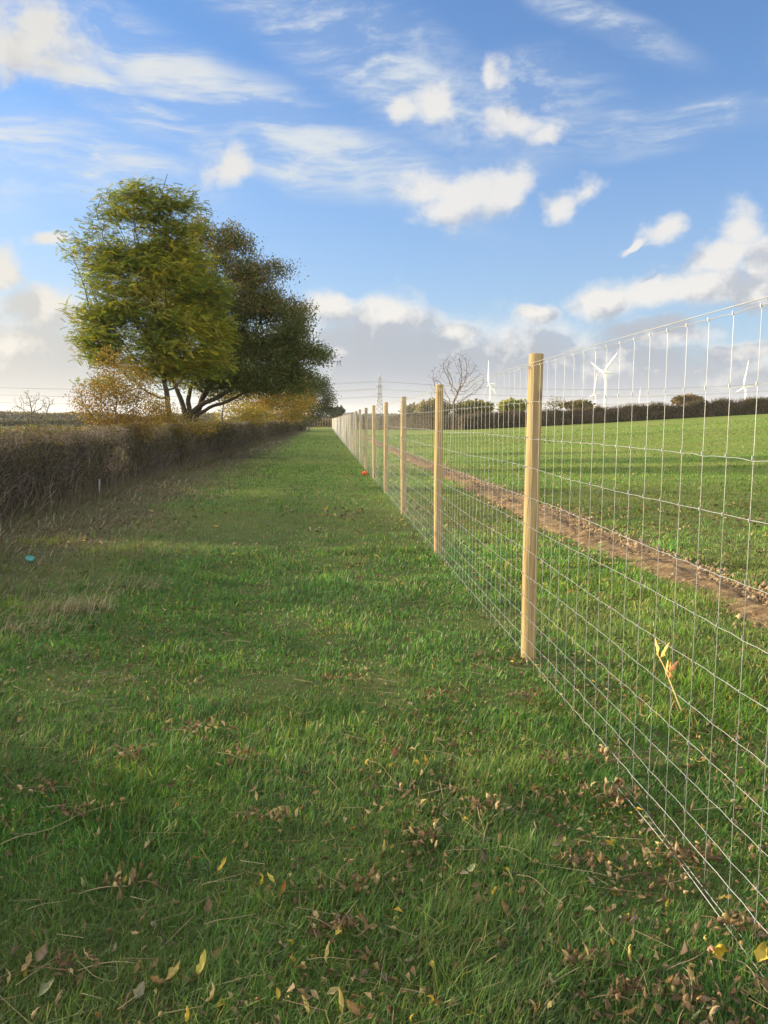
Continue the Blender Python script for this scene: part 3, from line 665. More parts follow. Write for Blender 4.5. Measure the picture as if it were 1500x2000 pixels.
# dark spreading oak
D2 = 30.5; base = at(366, 822, D2); base[2] = 0
oak = thing('oak_tree', 'broad dark green oak with low spreading limbs behind the windblown ash', 'tree', tuple(base))
E = [(395,490,48,52),(455,520,52,62),(515,560,48,55),(440,600,90,80),(530,640,78,72),(400,680,80,60,.5),(490,715,100,50),(575,690,45,55),(590,620,26,30),(560,740,60,30),(608,695,14,14),(450,745,75,20),(530,735,60,22),(630,692,10,5),
     (370,720,60,30,.5),(345,560,60,80,1.5),(455,460,8,22),(515,508,9,18),(548,535,9,16),(390,440,10,18)]
att = ellipsoids(E, D2, 5200, .85, 9, .30, .25); lf, lid = sprays([(e[0], e[1], e[2]*.93, e[3]*.93)+tuple(e[4:]) for e in E], D2, 1050, 9, .85, 9, (.26, .24, .17), .5)
tr = [base+np.array([0, 0, -.1]), base+np.array([0, 0, .35]), base+np.array([.06, 0, .65])]
nd, pr = grow(None, att, .26, 3.2, .36, 110, tr)
rr, ch = radii(nd, pr, .009, 2.2); rr = np.minimum(rr, .27)
skeleton_obj(nd, pr, rr, oak, base, (.075, .065, .05))
def clumps(mb, C, per, rad_, L, cols, wts, asp=.6, flat=.75):
    n = len(C)*per; Q = np.repeat(C, per, 0)+RNG.normal(0, rad_, (n, 3))*np.array([1, 1, flat]); Ls = L*rnd(n, .65, 1.25)
    leaves(mb, Q, rdir(n)+np.array([0, 0, .1]), rdir(n)+np.array([0, 0, .9]), Ls, Ls*asp, pal(n, cols, wts, .22))
mb = MB(); tips = np.where(rr < .026)[0]; C = nd[tips]; C = C[fbm(C[:, 0]*1.3+C[:, 1]*.4, C[:, 2]*1.3, 28, 3) > .40]; C = np.concatenate([C, lf])
OC = [(.12, .15, .038), (.085, .115, .032), (.18, .185, .045), (.25, .16, .05)]
tawny = (C[:, 2] > 5.6) & (RNG.random(len(C)) < .6)
clumps(mb, C[~tawny], 16, .16, .088, OC, [4, 4, 2, .5]); clumps(mb, C[tawny], 15, .17, .088, [(.19, .17, .05), (.30, .21, .08), (.13, .14, .035), (.34, .20, .10)], [3, 2, 3, 1])
mb.build('crown', M_OAK, oak, origin=base)
for pts, r0 in (([(366,826),(373,806),(400,788),(438,768),(476,748),(505,735)], .13), ([(364,818),(351,775),(338,742),(328,712)], .12), ([(370,812),(368,772),(376,738),(380,712)], .11), ([(384,808),(425,792),(468,772),(500,757)], .08)):
    mb = MB(); P_ = np.array([at(a, c_, D2) for a, c_ in pts]); u = np.linspace(0, len(P_)-1, 16); q = np.stack([np.interp(u, range(len(P_)), P_[:, k]) for k in range(3)], 1); q[1:-1] += RNG.normal(0, .03, (14, 3)); q[1:-1] = (q[:-2]+q[1:-1]*2+q[2:])/4
    tube(mb, q, np.linspace(r0, r0*.35, 16), 7, c=(.075, .065, .05)); mb.build('limb', M_BARK, oak, smooth=True, origin=base)

def small_tree(name, label, cat, px, depth, ells, ntw, trunk_h, cols, wts, per=10, leaf=.09, rad_=.14, bark=(.10, .085, .065), step=.25, rtip=.008, rmax=.14, thr=.3, mat=None, lean=0., z0=0., group=None, kill=.4, keep=1., stems=1):
    base = at(px, 822, depth); base[2] = z0; t = thing(name, label, cat, tuple(base), group=group)
    att = ellipsoids(ells, depth, ntw, .9, int(px), thr, .3)
    tr = [base+np.array([lean*trunk_h*k/3, 0, -.1+trunk_h*k/3.]) for k in range(4)]
    nd, pr = grow(None, att, step, 3.0, kill, 80, tr, .16); rr, ch = radii(nd, pr, rtip, 2.2); rr = np.minimum(rr, rmax)
    skeleton_obj(nd, pr, rr, t, base, bark)
    if per:
        mb = MB(); C = nd[rr < rtip*3]; C = np.concatenate([C[RNG.random(len(C)) < keep], att[::2] if per > 4 else att[:0]])
        clumps(mb, C, per, rad_, leaf, cols, wts); mb.build('crown', mat or M_LEAF, t, origin=base)
    return t
YE = [(.42, .27, .035), (.30, .24, .035), (.17, .17, .035), (.36, .17, .03)]
small_tree('hawthorn_bush', 'loose orange brown hawthorn bush rising from the hedge in front of the ash', 'bush', 232, 19.0,
   [(215,800,68,42),(240,750,62,44),(185,775,48,34),(280,800,36,40),(250,835,65,28),(215,705,30,30)], 2400, .9,
   [(.30, .19, .05), (.22, .14, .05), (.13, .12, .035), (.38, .25, .05), (.20, .10, .05)], [3, 3, 3, 1.2, 1], 6, .052, .10, (.13, .095, .075), .16, .0045, .06, .26, kill=.24)
small_tree('hawthorn_bush', 'small yellow brown bush against the foot of the ash trunk', 'bush', 352, 23.5,
   [(322,812,24,30),(342,826,22,22),(330,838,30,18),(392,832,34,16),(300,800,22,36)], 900, .8, [(.26, .19, .04), (.17, .14, .04), (.36, .24, .04)], [3, 3, 1], 8, .06, .12, step=.18, rtip=.005, rmax=.06, kill=.28)
small_tree('field_maple', 'leaning field maple with thick forked trunk just beyond the oak', 'tree', 426, 37.0,
   [(450,760,50,30),(410,745,40,35),(480,735,45,30)], 900, 1.6, [(.15, .15, .03), (.08, .10, .025), (.32, .25, .035)], [3, 3, 1.5], 9, .10, .2, step=.32, rmax=.20, lean=.12, kill=.5)
small_tree('field_maple', 'golden yellow maple standing midway along the hedge', 'tree', 520, 64.0,
   [(490,780,58,34),(525,762,50,38),(565,768,45,38)], 1600, 1.5, YE, [3, 3, 2, 1], 11, .15, .30, step=.4, rmax=.18, kill=.6)
small_tree('field_maple', 'low orange and yellow maple at the right of the golden one', 'tree', 545, 78.0,
   [(545,800,50,24),(580,790,38,32)], 900, 1.2, YE, [2, 3, 3, 1.4], 11, .17, .36, step=.45, rmax=.18, kill=.65)
small_tree('oak_tree', 'small dark green tree closing the far end of the hedge', 'tree', 603, 108.0,
   [(595,755,34,34),(618,775,32,40),(640,790,16,24),(600,805,32,24),(648,778,9,9),(628,748,16,16)], 2000, 1.6, [(.075, .095, .025), (.11, .125, .03), (.05, .065, .02), (.20, .15, .04)], [3, 2, 3, .7], 13, .22, .40, step=.6, rmax=.3, mat=M_OAK, kill=.85)
# extra growth along and behind the hedge beyond the oak
small_tree('hazel_bush', 'pale yellow hazel bush between oak limbs and the golden maple', 'bush', 470, 46.0,
   [(465,815,48,22),(500,812,35,20)], 700, .8, YE, [1, 3, 4, .5], 9, .10, .2, step=.3, rmax=.06, kill=.5)

# dead tree on the right beyond the field hedge, and other distant trees
def bare_tree(name, label, px, depth, ells, n, th, z0, rtip, bark, per=0, cols=((.2, .2, .06),), leaf=.2, step=.4, rmax=.3, kill=.5, rad_=.3):
    return small_tree(name, label, 'tree', px, depth, ells, n, th, list(cols), [1]*len(cols), per, leaf, rad_, bark, step, rtip, rmax, .38, None, 0, z0, kill=kill)
bare_tree('bare_tree', 'large leafless tree with spreading grey branches behind the far field hedge', 886, 98, [(890,725,40,38),(860,740,25,30),(925,740,28,32),(905,705,16,22),(880,770,45,22)], 2600, 2.4, .4, .016, (.17, .135, .11), step=.4, rmax=.34, kill=.5)
bare_tree('bare_tree', 'small thin crowned tree behind the hedge right of the nearest post', 1085, 120, [(1085,786,20,11),(1070,792,10,8)], 160, 2.4, .8, .03, (.16, .13, .09), 5, ((.13, .13, .06), (.2, .17, .07)), .22, .6, kill=.8)
bare_tree('bare_tree', 'hazy bare tree alone in the distant field at far left', 62, 150, [(60,785,28,26),(40,795,22,16),(78,790,20,20)], 1100, 3.2, 0, .032, (.10, .085, .065), 1, ((.24, .22, .08),), .28, .7, kill=1.0)
bare_tree('bare_tree', 'fainter bare tree right of the lone one at far left', 92, 165, [(92,786,18,17)], 700, 3.0, 0, .034, (.13, .11, .09), 0, ((.2, .2, .1),), .28, .7, kill=1.0)
def bush(name, label, px, py, rx, ry, depth, cols, wts, n=2600, leaf=.5, z0=None, group=None, cat='bush'):
    c = at(px, py, depth); k = depth/F0; z0 = c[2]-ry*k*1.4 if z0 is None else z0
    t = thing(name, label, cat, (c[0], c[1], z0), group=group); mb = MB()
    lob = rdir(16)*np.array([.75, .5, .62])*RNG.uniform(.6, 1.15, (16, 1)); lob[:, 2] = np.abs(lob[:, 2])-.1; li = RNG.integers(0, 16, n); u = rdir(n)*(RNG.random((n, 1))**(1/2.5))*.55+lob[li]
    Q = np.array([c[0], c[1], c[2]])+u*np.array([rx*k, rx*k*.8, ry*k])
    Ls = leaf*rnd(n, .6, 1.3)*depth/100; leaves(mb, Q, rdir(n), rdir(n)+np.array([0, 0, .5]), Ls, Ls*.6, pal(n, cols, wts, .2)); mb.build('crown', M_LEAF, t, origin=(c[0], c[1], z0))
    mb = MB(); n2 = 40; A = np.repeat(np.array([[c[0], c[1], z0]]), n2, 0)+RNG.normal(0, .2, (n2, 3))*np.array([1, 1, 0]); B_ = c+rdir(n2)*np.array([rx*k, rx*k*.8, ry*k])*.8
    segs(mb, A, B_, .06, .02, 3, (.12, .10, .08)); mb.build('trunk', M_BARK, t, origin=(c[0], c[1], z0)); return t
OG = [(.25, .24, .08), (.18, .18, .07), (.32, .27, .09)]
bush('tree', 'rounded yellow green tree behind the hedge left of the nearest post', 1003, 798, 30, 20, 112, [(.32, .33, .06), (.22, .25, .05), (.42, .38, .07)], [3, 3, 1], 3200, .42, cat='tree')
bush('bush', 'olive bush right of the leafless tree trunk', 925, 800, 32, 18, 108, OG, [3, 3, 1])
bush('bush', 'olive brown bush left of the leafless tree trunk', 850, 800, 30, 17, 108, [(.25, .21, .09), (.18, .16, .075), (.32, .26, .1)], [3, 3, 1])
bush('bush', 'small brown bush showing above the hedge between two posts', 808, 806, 24, 14, 115, [(.24, .20, .10), (.18, .16, .08)], [3, 3])
bush('bush', 'reddish brown rounded bush on the skyline above the right hedge', 1345, 783, 26, 10, 125, [(.26, .16, .09), (.18, .14, .07), (.14, .15, .06)], [2, 2, 2])
bush('bush', 'thin pale brown scrub above the hedge beside the big turbine', 1130, 792, 30, 9, 118, [(.20, .16, .09), (.14, .13, .06)], [2, 2], 900)
bush('bush', 'tiny dark bush on the skyline at the end of the strip', 655, 805, 14, 9, 240, [(.08, .10, .045), (.06, .08, .04)], [2, 2], 700)

# far field hedge on the right
fh = thing('field_hedge', 'dense dark brown hedge closing the far side of the right hand field', 'hedge', (0, 0, 0))
def fh_line(px): 
    dep = 97.0 if px > 900 else 97+(900-px)*.16; d = ray(px, 822.); t = dep/(d[0]*math.sin(YAW)+d[1]*math.cos(YAW)); return d[0]*t, d[1]*t
pxs = np.linspace(655, 1900, 320); L_ = np.array([fh_line(q) for q in pxs]); ft = lambda q: 2.05+.9*(fbm(q*.06, q*0+1, 66, 4)-.5)
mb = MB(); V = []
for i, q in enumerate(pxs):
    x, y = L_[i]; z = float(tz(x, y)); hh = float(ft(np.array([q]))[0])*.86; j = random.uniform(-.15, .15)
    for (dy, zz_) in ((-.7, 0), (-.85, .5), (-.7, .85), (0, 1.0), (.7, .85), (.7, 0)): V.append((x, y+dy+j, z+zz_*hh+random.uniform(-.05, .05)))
I = (np.arange(len(pxs)-1)[:, None]*6+np.arange(5)[None]).ravel(); mb.add(V, q=np.stack([I, I+1, I+7, I+6], 1), c=(.075, .062, .045)); mb.build('solid_core', M_CORE, fh)
mb = MB(); n = 26000; q = rnd(n, 655, 1900); xi = np.interp(q, pxs, L_[:, 0]); yi = np.interp(q, pxs, L_[:, 1]); z = tz(xi, yi); hh = ft(q)
zr = RNG.random(n)**.8; A = np.stack([xi, yi+np.where(zr > .85, rnd(n, -.8, .8), rnd(n, -1.0, -.7)), z+zr*hh*.92], 1); D = nrm(np.stack([RNG.normal(0, .3, n), RNG.normal(-.1, .3, n), rnd(n, .5, 1.2)], 1))
segs(mb, A, A+D*(rnd(n, .15, .5)*np.where(zr > .9, .9, 1))[:, None], .016, .008, 3, pal(n, [(.19, .135, .09), (.12, .095, .07), (.26, .18, .12)], [3, 3, 1])); mb.build('twigs', M_TWIG, fh)
mb = MB(); n = 24000; q = rnd(n, 655, 1900); xi = np.interp(q, pxs, L_[:, 0]); yi = np.interp(q, pxs, L_[:, 1]); z = tz(xi, yi); zr = RNG.random(n); kp = fbm(q*.06, zr*4, 15, 3) > .42
A = np.stack([xi, yi-rnd(n, .75, 1.05), z+zr*ft(q)*.9], 1)[kp]; leaves(mb, A, rdir(len(A)), rdir(len(A)), .2, .13, pal(len(A), [(.11, .11, .045), (.17, .13, .06), (.08, .08, .035)], [3, 1, 3])); mb.build('foliage', M_LEAF, fh)

# distant hedge lines and woods, left and centre
def far_hedge(name, label, pts, hh, cols, n, leaf, cat='hedge'):
    pts = np.array(pts, float); t = thing(name, label, cat, (pts[0][0], pts[0][1], 0)); seg = np.linalg.norm(np.diff(pts, axis=0), axis=1); cum = np.concatenate([[0], np.cumsum(seg)])
    q = rnd(n)*cum[-1]; x = np.interp(q, cum, pts[:, 0]); y = np.interp(q, cum, pts[:, 1]); top = hh*(.45+1.0*fbm(q*.035, q*0+hh, 5, 4)); z = RNG.random(n)**.7*top
    mb = MB(); Ls = leaf*rnd(n, .6, 1.3); leaves(mb, np.stack([x+RNG.normal(0, 1, n), y+RNG.normal(0, 1.2, n), z+tz(x, y)], 1), rdir(n), rdir(n)+np.array([0, 0, .4]), Ls, Ls*.7, pal(n, cols, [1]*len(cols), .2))
    mb.build('foliage', M_LEAF, t, origin=(pts[0][0], pts[0][1], 0))
    mb = MB(); m_ = n//40; A = np.stack([x, y, 0*x], 1)[:m_]; A[:, 2] = tz(A[:, 0], A[:, 1]); segs(mb, A, A+np.stack([RNG.normal(0, .5, m_), 0*A[:, 0], top[:m_]*.7], 1), .12, .05, 3, (.10, .085, .065)); mb.build('stems', M_BARK, t, origin=(pts[0][0], pts[0][1], 0)); return t
DK = [(.075, .075, .04), (.11, .09, .05), (.055, .065, .035)]
far_hedge('field_hedge', 'thin dark hedge line crossing the distant fields at far left', [(-190, 195), (-60, 205), (-8, 215)], 1.9, DK, 16000, .55)
far_hedge('tree_belt', 'hazy brown tree belt on the left horizon', [(-420, 330), (-200, 350), (-50, 370)], 5.0, [(.24, .20, .11), (.18, .18, .10), (.27, .22, .11)], 40000, 1.0, 'trees')
far_hedge('tree_belt', 'faint wooded skyline beyond the far end of the strip', [(-50, 420), (10, 430), (60, 425), (150, 420)], 4.5, [(.14, .15, .09), (.18, .17, .09)], 20000, 1.2, 'trees')
far_hedge('field_hedge', 'low hedge across the pasture beyond the end fence', [(-20, 185), (2, 190), (14, 190)], 1.7, DK, 4000, .55)
# farm building
c = at(681, 811, 330); fb_ = thing('farm_building', 'tiny blue roofed farm building on the horizon beside the far fence', 'building', (c[0], c[1], 0))
def boxm(x0, x1, y0, y1, z0, z1):
    v = [(x, y, z) for z in (z0, z1) for y in (y0, y1) for x in (x0, x1)]; return v, [(0, 2, 3, 1), (4, 5, 7, 6), (0, 1, 5, 4), (2, 6, 7, 3), (0, 4, 6, 2), (1, 3, 7, 5)]
mb = MB(); v, q = boxm(-3.4, 3.4, -3, 3, 0, 3.4); mb.add(v, q=q); mb.build('wall', M_WALL, fb_)
mb = MB(); mb.add([(-3.8, -3.4, 3.3), (3.8, -3.4, 3.3), (3.8, 3.4, 3.3), (-3.8, 3.4, 3.3), (-3.8, 0, 5.0), (3.8, 0, 5.0)], q=[(0, 1, 5, 4), (2, 3, 4, 5), (0, 3, 2, 1)], t=[(0, 4, 3), (1, 2, 5)]); mb.build('roof', M_ROOF, fb_)

# ------------------------------------------------------------------ wind turbines
def turbine(px, hy, Lpx, vecs, label, hubh=67.):
    dep = 41.0*F0/Lpx; hub = at(px, hy, dep); v = np.array(vecs, float)
    a = math.sqrt(2/3*np.sum(v[:, 0]**2)); ratio = min(a/Lpx, .95); th0 = math.atan2(vecs[0][0]/a, vecs[0][1]/Lpx)
    view = nrm(np.array([hub[0], hub[1], 0.])); right = np.array([view[1], -view[0], 0.])
    # rotor faces left and slightly toward the viewer; its plane is seen foreshortened by ratio
    nrmv = -right*math.sqrt(1-ratio**2)-view*ratio; h = np.cross(nrmv, np.array([0, 0, 1.])); h = h if np.dot(h, right) > 0 else -h
    t = thing('wind_turbine', label, 'wind turbine', (hub[0], hub[1], hub[2]-hubh), group='wind turbines on the horizon')
    O_ = np.array([0, 0, hubh]); mb = MB(); tube(mb, [(0, 0, 0), (0, 0, hubh*.5), (0, 0, hubh-1.8)], [2.3, 1.9, 1.35], 16); mb.build('tower', M_TURB, t, True)
    mb = MB(); nb = -nrmv; s_ = np.array([-nb[1], nb[0], 0]); V = []; q = []
    prof = [(-1.5, .9), (-1., 1.5), (3, 1.9), (7, 1.8), (9.5, 1.2), (10, .7)]
    for (u, r) in prof:
        for (aa, bb) in ((-1, -1), (1, -1), (1, 1), (-1, 1)): V.append(O_+nb*u+s_*aa*r+np.array([0, 0, bb*r*.9]))
    for i in range(len(prof)-1):
        for j in range(4): q.append((i*4+j, i*4+(j+1) % 4, (i+1)*4+(j+1) % 4, (i+1)*4+j))
    q += [(0, 3, 2, 1), tuple(len(V)-4+k for k in range(4))]; mb.add(V, q=q); mb.build('nacelle', M_TURB, t, True)
    hc = O_+nrmv*3.2; mb = MB(); tube(mb, [hc-nrmv*1.6, hc, hc+nrmv*1.0, hc+nrmv*2.0], [1.6, 1.8, 1.3, .2], 12); mb.build('hub', M_TURB, t, True)
    for k in range(3):
        th = th0+k*2*math.pi/3; u = h*math.sin(th)+np.array([0, 0, 1.])*math.cos(th); w_ = np.cross(nrmv, u); mb = MB(); V = []; q = []
        st = [(1.0, 1.9, 1.5, .0), (4, 2.3, 1.3, .15), (9, 4.2, .8, .3), (18, 3.0, .5, .15), (30, 1.9, .3, .06), (39, 1.1, .18, 0), (41.3, .3, .08, 0)]
        for (rr_, ch_, tk, tw) in st:
            cdir = w_*math.cos(tw+.35)+nrmv*math.sin(tw+.35); ndir = np.cross(cdir, u)
            for (cc, tt_) in ((-.35, 0), (0, .5), (.65, .0), (0, -.5)): V.append(hc+u*rr_+cdir*ch_*cc+ndir*tk*tt_)
        for i in range(len(st)-1):
            for j in range(4): q.append((i*4+j, i*4+(j+1) % 4, (i+1)*4+(j+1) % 4, (i+1)*4+j))
        q += [(0, 3, 2, 1), tuple(len(V)-4+k2 for k2 in range(4))]; mb.add(V, q=q); mb.build('blade', M_TURB, t, True)
turbine(1184, 728, 58, [(27, 40), (-21, 17), (-6, -57)], 'largest white wind turbine, standing right of the nearest post')
turbine(958, 750, 45, [(-1, 44), (13, -7), (-14, -34)], 'white wind turbine between the leafless tree and the nearest post')
turbine(1163.6, 769, 41, [(4, 37), (11, -20), (-8, -21)], 'smaller wind turbine just left of the largest one')
turbine(1457.5, 756, 53, [(6, 53), (10, -33), (-16, -20)], 'wind turbine at the right edge of the picture')
turbine(1251, 786, 30, [(1, 29), (6, -15), (-7, -14)], 'faintest turbine with only its upper blade clearing the hedge')

# ------------------------------------------------------------------ pylon and lines
PD = 730.; hb = at(741, 729, PD); ph = hb[2]+2; py_ = thing('pylon', 'steel lattice electricity pylon on the horizon left of the second post group', 'pylon', (hb[0], hb[1], -2))
mb = MB(); A = []; B_ = []
def halfw(z): return 3.4*(1-z/ph)**.9+.55 if z < ph-6 else .75
zs_ = [0, 5, 10, 14.5, 18.5, 22, 25.5, 28.5, 31.5, 34.5, 37, 39.5, 42, ph-3]
for i in range(len(zs_)-1):
    z0_, z1_ = zs_[i], zs_[i+1]; a0, a1 = halfw(z0_), halfw(z1_)
    c0 = [np.array([sx*a0, sy*a0, z0_]) for sx, sy in ((-1, -1), (1, -1), (1, 1), (-1, 1))]; c1 = [np.array([sx*a1, sy*a1, z1_]) for sx, sy in ((-1, -1), (1, -1), (1, 1), (-1, 1))]
    for j in range(4): k = (j+1) % 4; A += [c0[j], c0[j], c0[k], c1[j]]; B_ += [c1[j], c1[k], c1[j], c1[k]]
top = np.array([0, 0, ph]); 
for j in range(4): A.append(c1[j]); B_.append(top)
segs(mb, A, B_, .17, .17, 4); mb.build('lattice', M_STEEL, py_)
ATT = []
for (zf, hwid) in ((ph-5.5, 4.6), (ph-12.5, 6.4), (ph-19.5, 5.2)):
    mb = MB(); A = []; B_ = []; ax = np.array([.55, .83, 0]); a0 = halfw(zf)
    for s_ in (-1, 1):
        e_ = ax*s_*hwid+np.array([0, 0, zf]); ATT.append(e_-np.array([0, 0, 1.9]))
        for q_ in (np.array([a0, -a0, zf]), np.array([-a0, a0, zf]), np.array([a0, a0, zf+1.8]), np.array([-a0, -a0, zf+1.8]), np.array([0, 0, zf])): A.append(q_); B_.append(e_)
        A.append(e_); B_.append(e_-np.array([0, 0, 1.9]))
    segs(mb, A, B_, .13, .13, 4); mb.build('crossarm', M_STEEL, py_)
nxt = at(-330, 731, 760); nxr = at(1620, 735, 760)
for i, nm in enumerate(('upper', 'middle', 'lower')):
    mb = MB()
    for s_ in (0, 1):
        p0 = np.array([hb[0], hb[1], -2])+ATT[i*2+s_]
        for e_, sg in ((nxt, 9.), (nxr, 9.)):
            p1 = np.array([e_[0], e_[1], p0[2]+4])+(ATT[i*2+s_]*np.array([1, 1, 0])); u = np.linspace(0, 1, 26)[:, None]; q = p0+(p1-p0)*u; q[:, 2] -= (4*sg*u*(1-u))[:, 0]
            tube(mb, q, .085, 4, caps=False)
    tag(mb.build('power_line', M_CABLE), f'{nm} pair of the overhead cables strung from the pylon across the sky', 'power line', 'overhead power lines')

# ------------------------------------------------------------------ small things on the ground
bp = gp(712, 929, .0); mb = MB(); r_ = .066; st = [(r_*math.sin(a), r_*math.cos(a)) for a in np.linspace(.02, math.pi-.02, 9)]
tube(mb, [(0, 0, .0+r_-c_) for _, c_ in st], [max(s_, .004) for s_, _ in st], 14); o = mb.build('ball', M_ORANGE, smooth=True); o.location = (bp[0], bp[1], float(tz(bp[0], bp[1]))+.005)
tag(o, 'small bright orange red ball lying at the foot of the fence', 'ball')
tp_ = gp(58, 1099, .0); mb = MB(); V = [(x*.05, y*.035, .02+.02*math.sin(x*3+y*2)+.012*x*y) for y in (-1, 0, 1) for x in (-1, -.3, .4, 1)]
mb.add(V, q=[(j*4+i, j*4+i+1, j*4+i+5, j*4+i+4) for j in range(2) for i in range(3)]); o = mb.build('plastic_scrap', M_TEAL); o.location = (tp_[0], tp_[1], .035); o.rotation_euler = (.5, .1, .3)
so_ = o.modifiers.new('thick', 'SOLIDIFY'); so_.thickness = .002
tag(o, 'crumpled teal plastic scrap lying in the dead grass below the hedge', 'litter')

BR = (.19, .14, .08); TAN = (.42, .33, .18); YL = (.42, .31, .05); GR = (.20, .21, .10); RB = (.25, .165, .085); PK = (.30, .24, .18); LY = (.50, .42, .16)
def leaf_geo(mb, L, Wd, curl, roll, twist, col, M4=None, seed=0, nu=8):
    r = random.Random(seed); V = []; ang = 0; p = np.array([0., 0, 0]); ds = L/(nu-1)
    for i in range(nu):
        t = i/(nu-1); wd = Wd*.5*(math.sin(math.pi*min(t*1.04, 1)**.8)**.75)+.0006
        wd *= 1+.22*math.sin(i*2.3+seed); tw = twist*t; nrm_ = np.array([-math.sin(ang), 0, math.cos(ang)]); sd = np.array([0, 1., 0])
        s_ = sd*math.cos(tw)+nrm_*math.sin(tw); n_ = -sd*math.sin(tw)+nrm_*math.cos(tw)
        for v_ in (-1, -.5, 0, .5, 1):
            aa = v_*roll*(1+.3*math.sin(i*1.7+seed)); V.append(p+s_*wd*(math.sin(aa)/max(roll, .05))+n_*wd*((1-math.cos(aa))/max(roll, .05))+n_*.0012*math.sin(i*2.1+v_*5+seed))
        ang += curl/(nu-1)*(1+.5*math.sin(i*1.3+seed)); p = p+np.array([math.cos(ang), 0, math.sin(ang)])*ds
    q = [(i*5+j, i*5+j+1, i*5+j+6, i*5+j+5) for i in range(nu-1) for j in range(4)]; V = np.array(V)
    if M4 is not None: V = V@np.array(M4.to_3x3()).T+np.array(M4.translation)
    c = np.repeat(np.asarray(col, float)[None], len(V), 0)*RNG.uniform(.8, 1.2, (len(V), 1)); mb.add(V, q=q, c=c)
    st = [(0, 0, 0), (-L*.12, .001, .002), (-L*.3, .003, .001)]
    st = np.array(st); 
    if M4 is not None: st = st@np.array(M4.to_3x3()).T+np.array(M4.translation)
    tube(mb, st, .0009, 3, c=np.asarray(col)*.8)
def place(o, px, py, dz=.03):
    p = gp(px, py, dz); o.location = (p[0], p[1], float(tz(p[0], p[1]))+dz)
# loose individual leaves
kinds = [('brown', 'curled brown dead leaf lying in the near grass', [BR, RB], 5), ('tan', 'pale tan dead leaf lying in the near grass', [TAN, PK], 3),
         ('yellow', 'yellow fallen leaf lying in the near grass', [YL, LY], 2), ('grey', 'dull grey green fallen leaf lying in the near grass', [GR, (.24, .24, .17)], 2)]
protos = {}
for kn_, lab, cs_, wt in kinds:
    protos[kn_] = []
    for s_ in range(5):
        mb = MB(); leaf_geo(mb, random.uniform(.028, .052), random.uniform(.012, .022), random.uniform(1.0, 3.6), random.uniform(.7, 2.0), random.uniform(-.8, .8), cs_[s_ % 2], seed=s_*7+len(kn_)); protos[kn_].append(mb.mesh('fallen_leaf', M_DEAD, True))
def put_leaf(me, x, y, dz, label, group):
    o = bpy.data.objects.new('fallen_leaf', me); COL.objects.link(o); o.location = (x, y, float(tz(x, y))+dz)
    o.rotation_euler = (random.uniform(-.7, .7), random.uniform(-.6, .5), random.uniform(0, 6.28)); s_ = random.uniform(.75, 1.3); o.scale = (s_,)*3
    return tag(o, label, 'leaf', group)
cntl = 0
while cntl < 190:
    px = random.uniform(-20, 1520); py = 2010-abs(random.gauss(0, 1))*300
    if py < 1300 or py > 2010: continue
    if px < 700 and random.random() < .25: continue
    p = gp(px, py, .03)
    if abs(p[0]-FX) < .05: continue
    k_ = random.choices(kinds, [k[3] for k in kinds])[0]; put_leaf(random.choice(protos[k_[0]]), p[0], p[1], random.uniform(.018, .040), k_[1], k_[0]+' leaves scattered over the near grass'); cntl += 1
# leaves that stand out
def special(px, py, L, Wd, curl, roll, col, label, rz, rx=0., ry=-.2, dz=.040, seed=1):
    L *= .78; Wd *= .85; curl *= 1.8; roll *= 1.7; col = tuple(np.array(col)*.85)
    mb = MB(); leaf_geo(mb, L, Wd, curl, roll, .3, col, seed=seed); o = mb.build('fallen_leaf', M_DEAD, smooth=True); place(o, px, py, dz); o.rotation_euler = (rx+.25*math.sin(seed*2.1), ry, rz); tag(o, label, 'leaf')
special(40, 1898, .10, .035, .9, .8, TAN, 'long cupped yellow rimmed leaf at the bottom left edge', .35)
special(72, 1880, .075, .05, .8, .9, PK, 'pinkish grey crumpled leaf touching the long cupped leaf at bottom left', 1.2, seed=4)
special(322, 1916, .085, .040, .7, .8, (.46, .37, .16), 'speckled tan boat shaped leaf near the bottom, left of centre', .2, seed=3)
special(385, 1908, .085, .032, .5, .5, (.55, .48, .12), 'bright yellow slanting leaf beside the speckled boat shaped one', .9, ry=-.5, seed=5)
special(280, 1660, .055, .034, .8, .9, (.42, .40, .28), 'pale rounded leaf like a mushroom cap left of centre', .1, seed=2)
special(425, 1705, .07, .018, .3, .4, YL, 'narrow ochre yellow leaf slanting up in the left foreground', .7, ry=-.5, seed=6)
special(535, 1728, .05, .026, .3, .4, (.50, .44, .10), 'small oval yellow leaf above an orange brown one', 2.4, seed=7)
special(548, 1752, .065, .035, 1., 1., (.34, .15, .05), 'orange brown crumpled leaf just below the small oval yellow leaf', .2, seed=8)
special(70, 1948, .08, .035, .5, .5, (.17, .19, .11), 'large dull green leaf half sunk in grass at lower left', .5, seed=9)
special(265, 1952, .06, .034, .4, .6, (.22, .22, .15), 'pale grey green oval leaf near the lower left corner', 1.3, seed=10)
special(720, 1500, .07, .022, 1.6, 1., (.62, .48, .12), 'yellow curled leaf at the end of a thin pale stem', 2.9, seed=11)
special(783, 1545, .055, .034, 1.6, 1.2, (.46, .36, .22), 'pale crumpled leaf bunched at the lower end of that thin stem', 1.6, seed=12)
special(770, 1480, .06, .045, .4, .5, (.24, .13, .09), 'rounded reddish brown leaf standing on edge near the middle', 1.4, ry=-1.1, seed=13)
special(1405, 1870, .10, .055, 1.0, .7, (.60, .44, .06), 'large golden yellow leaf standing up at lower right', 1.5, ry=-1.0, dz=.05, seed=14)
special(1385, 1862, .085, .038, 1.3, 1.0, (.38, .25, .16), 'brown curled leaf pressed against the large golden yellow one', 1.3, ry=-1.1, dz=.05, seed=15)
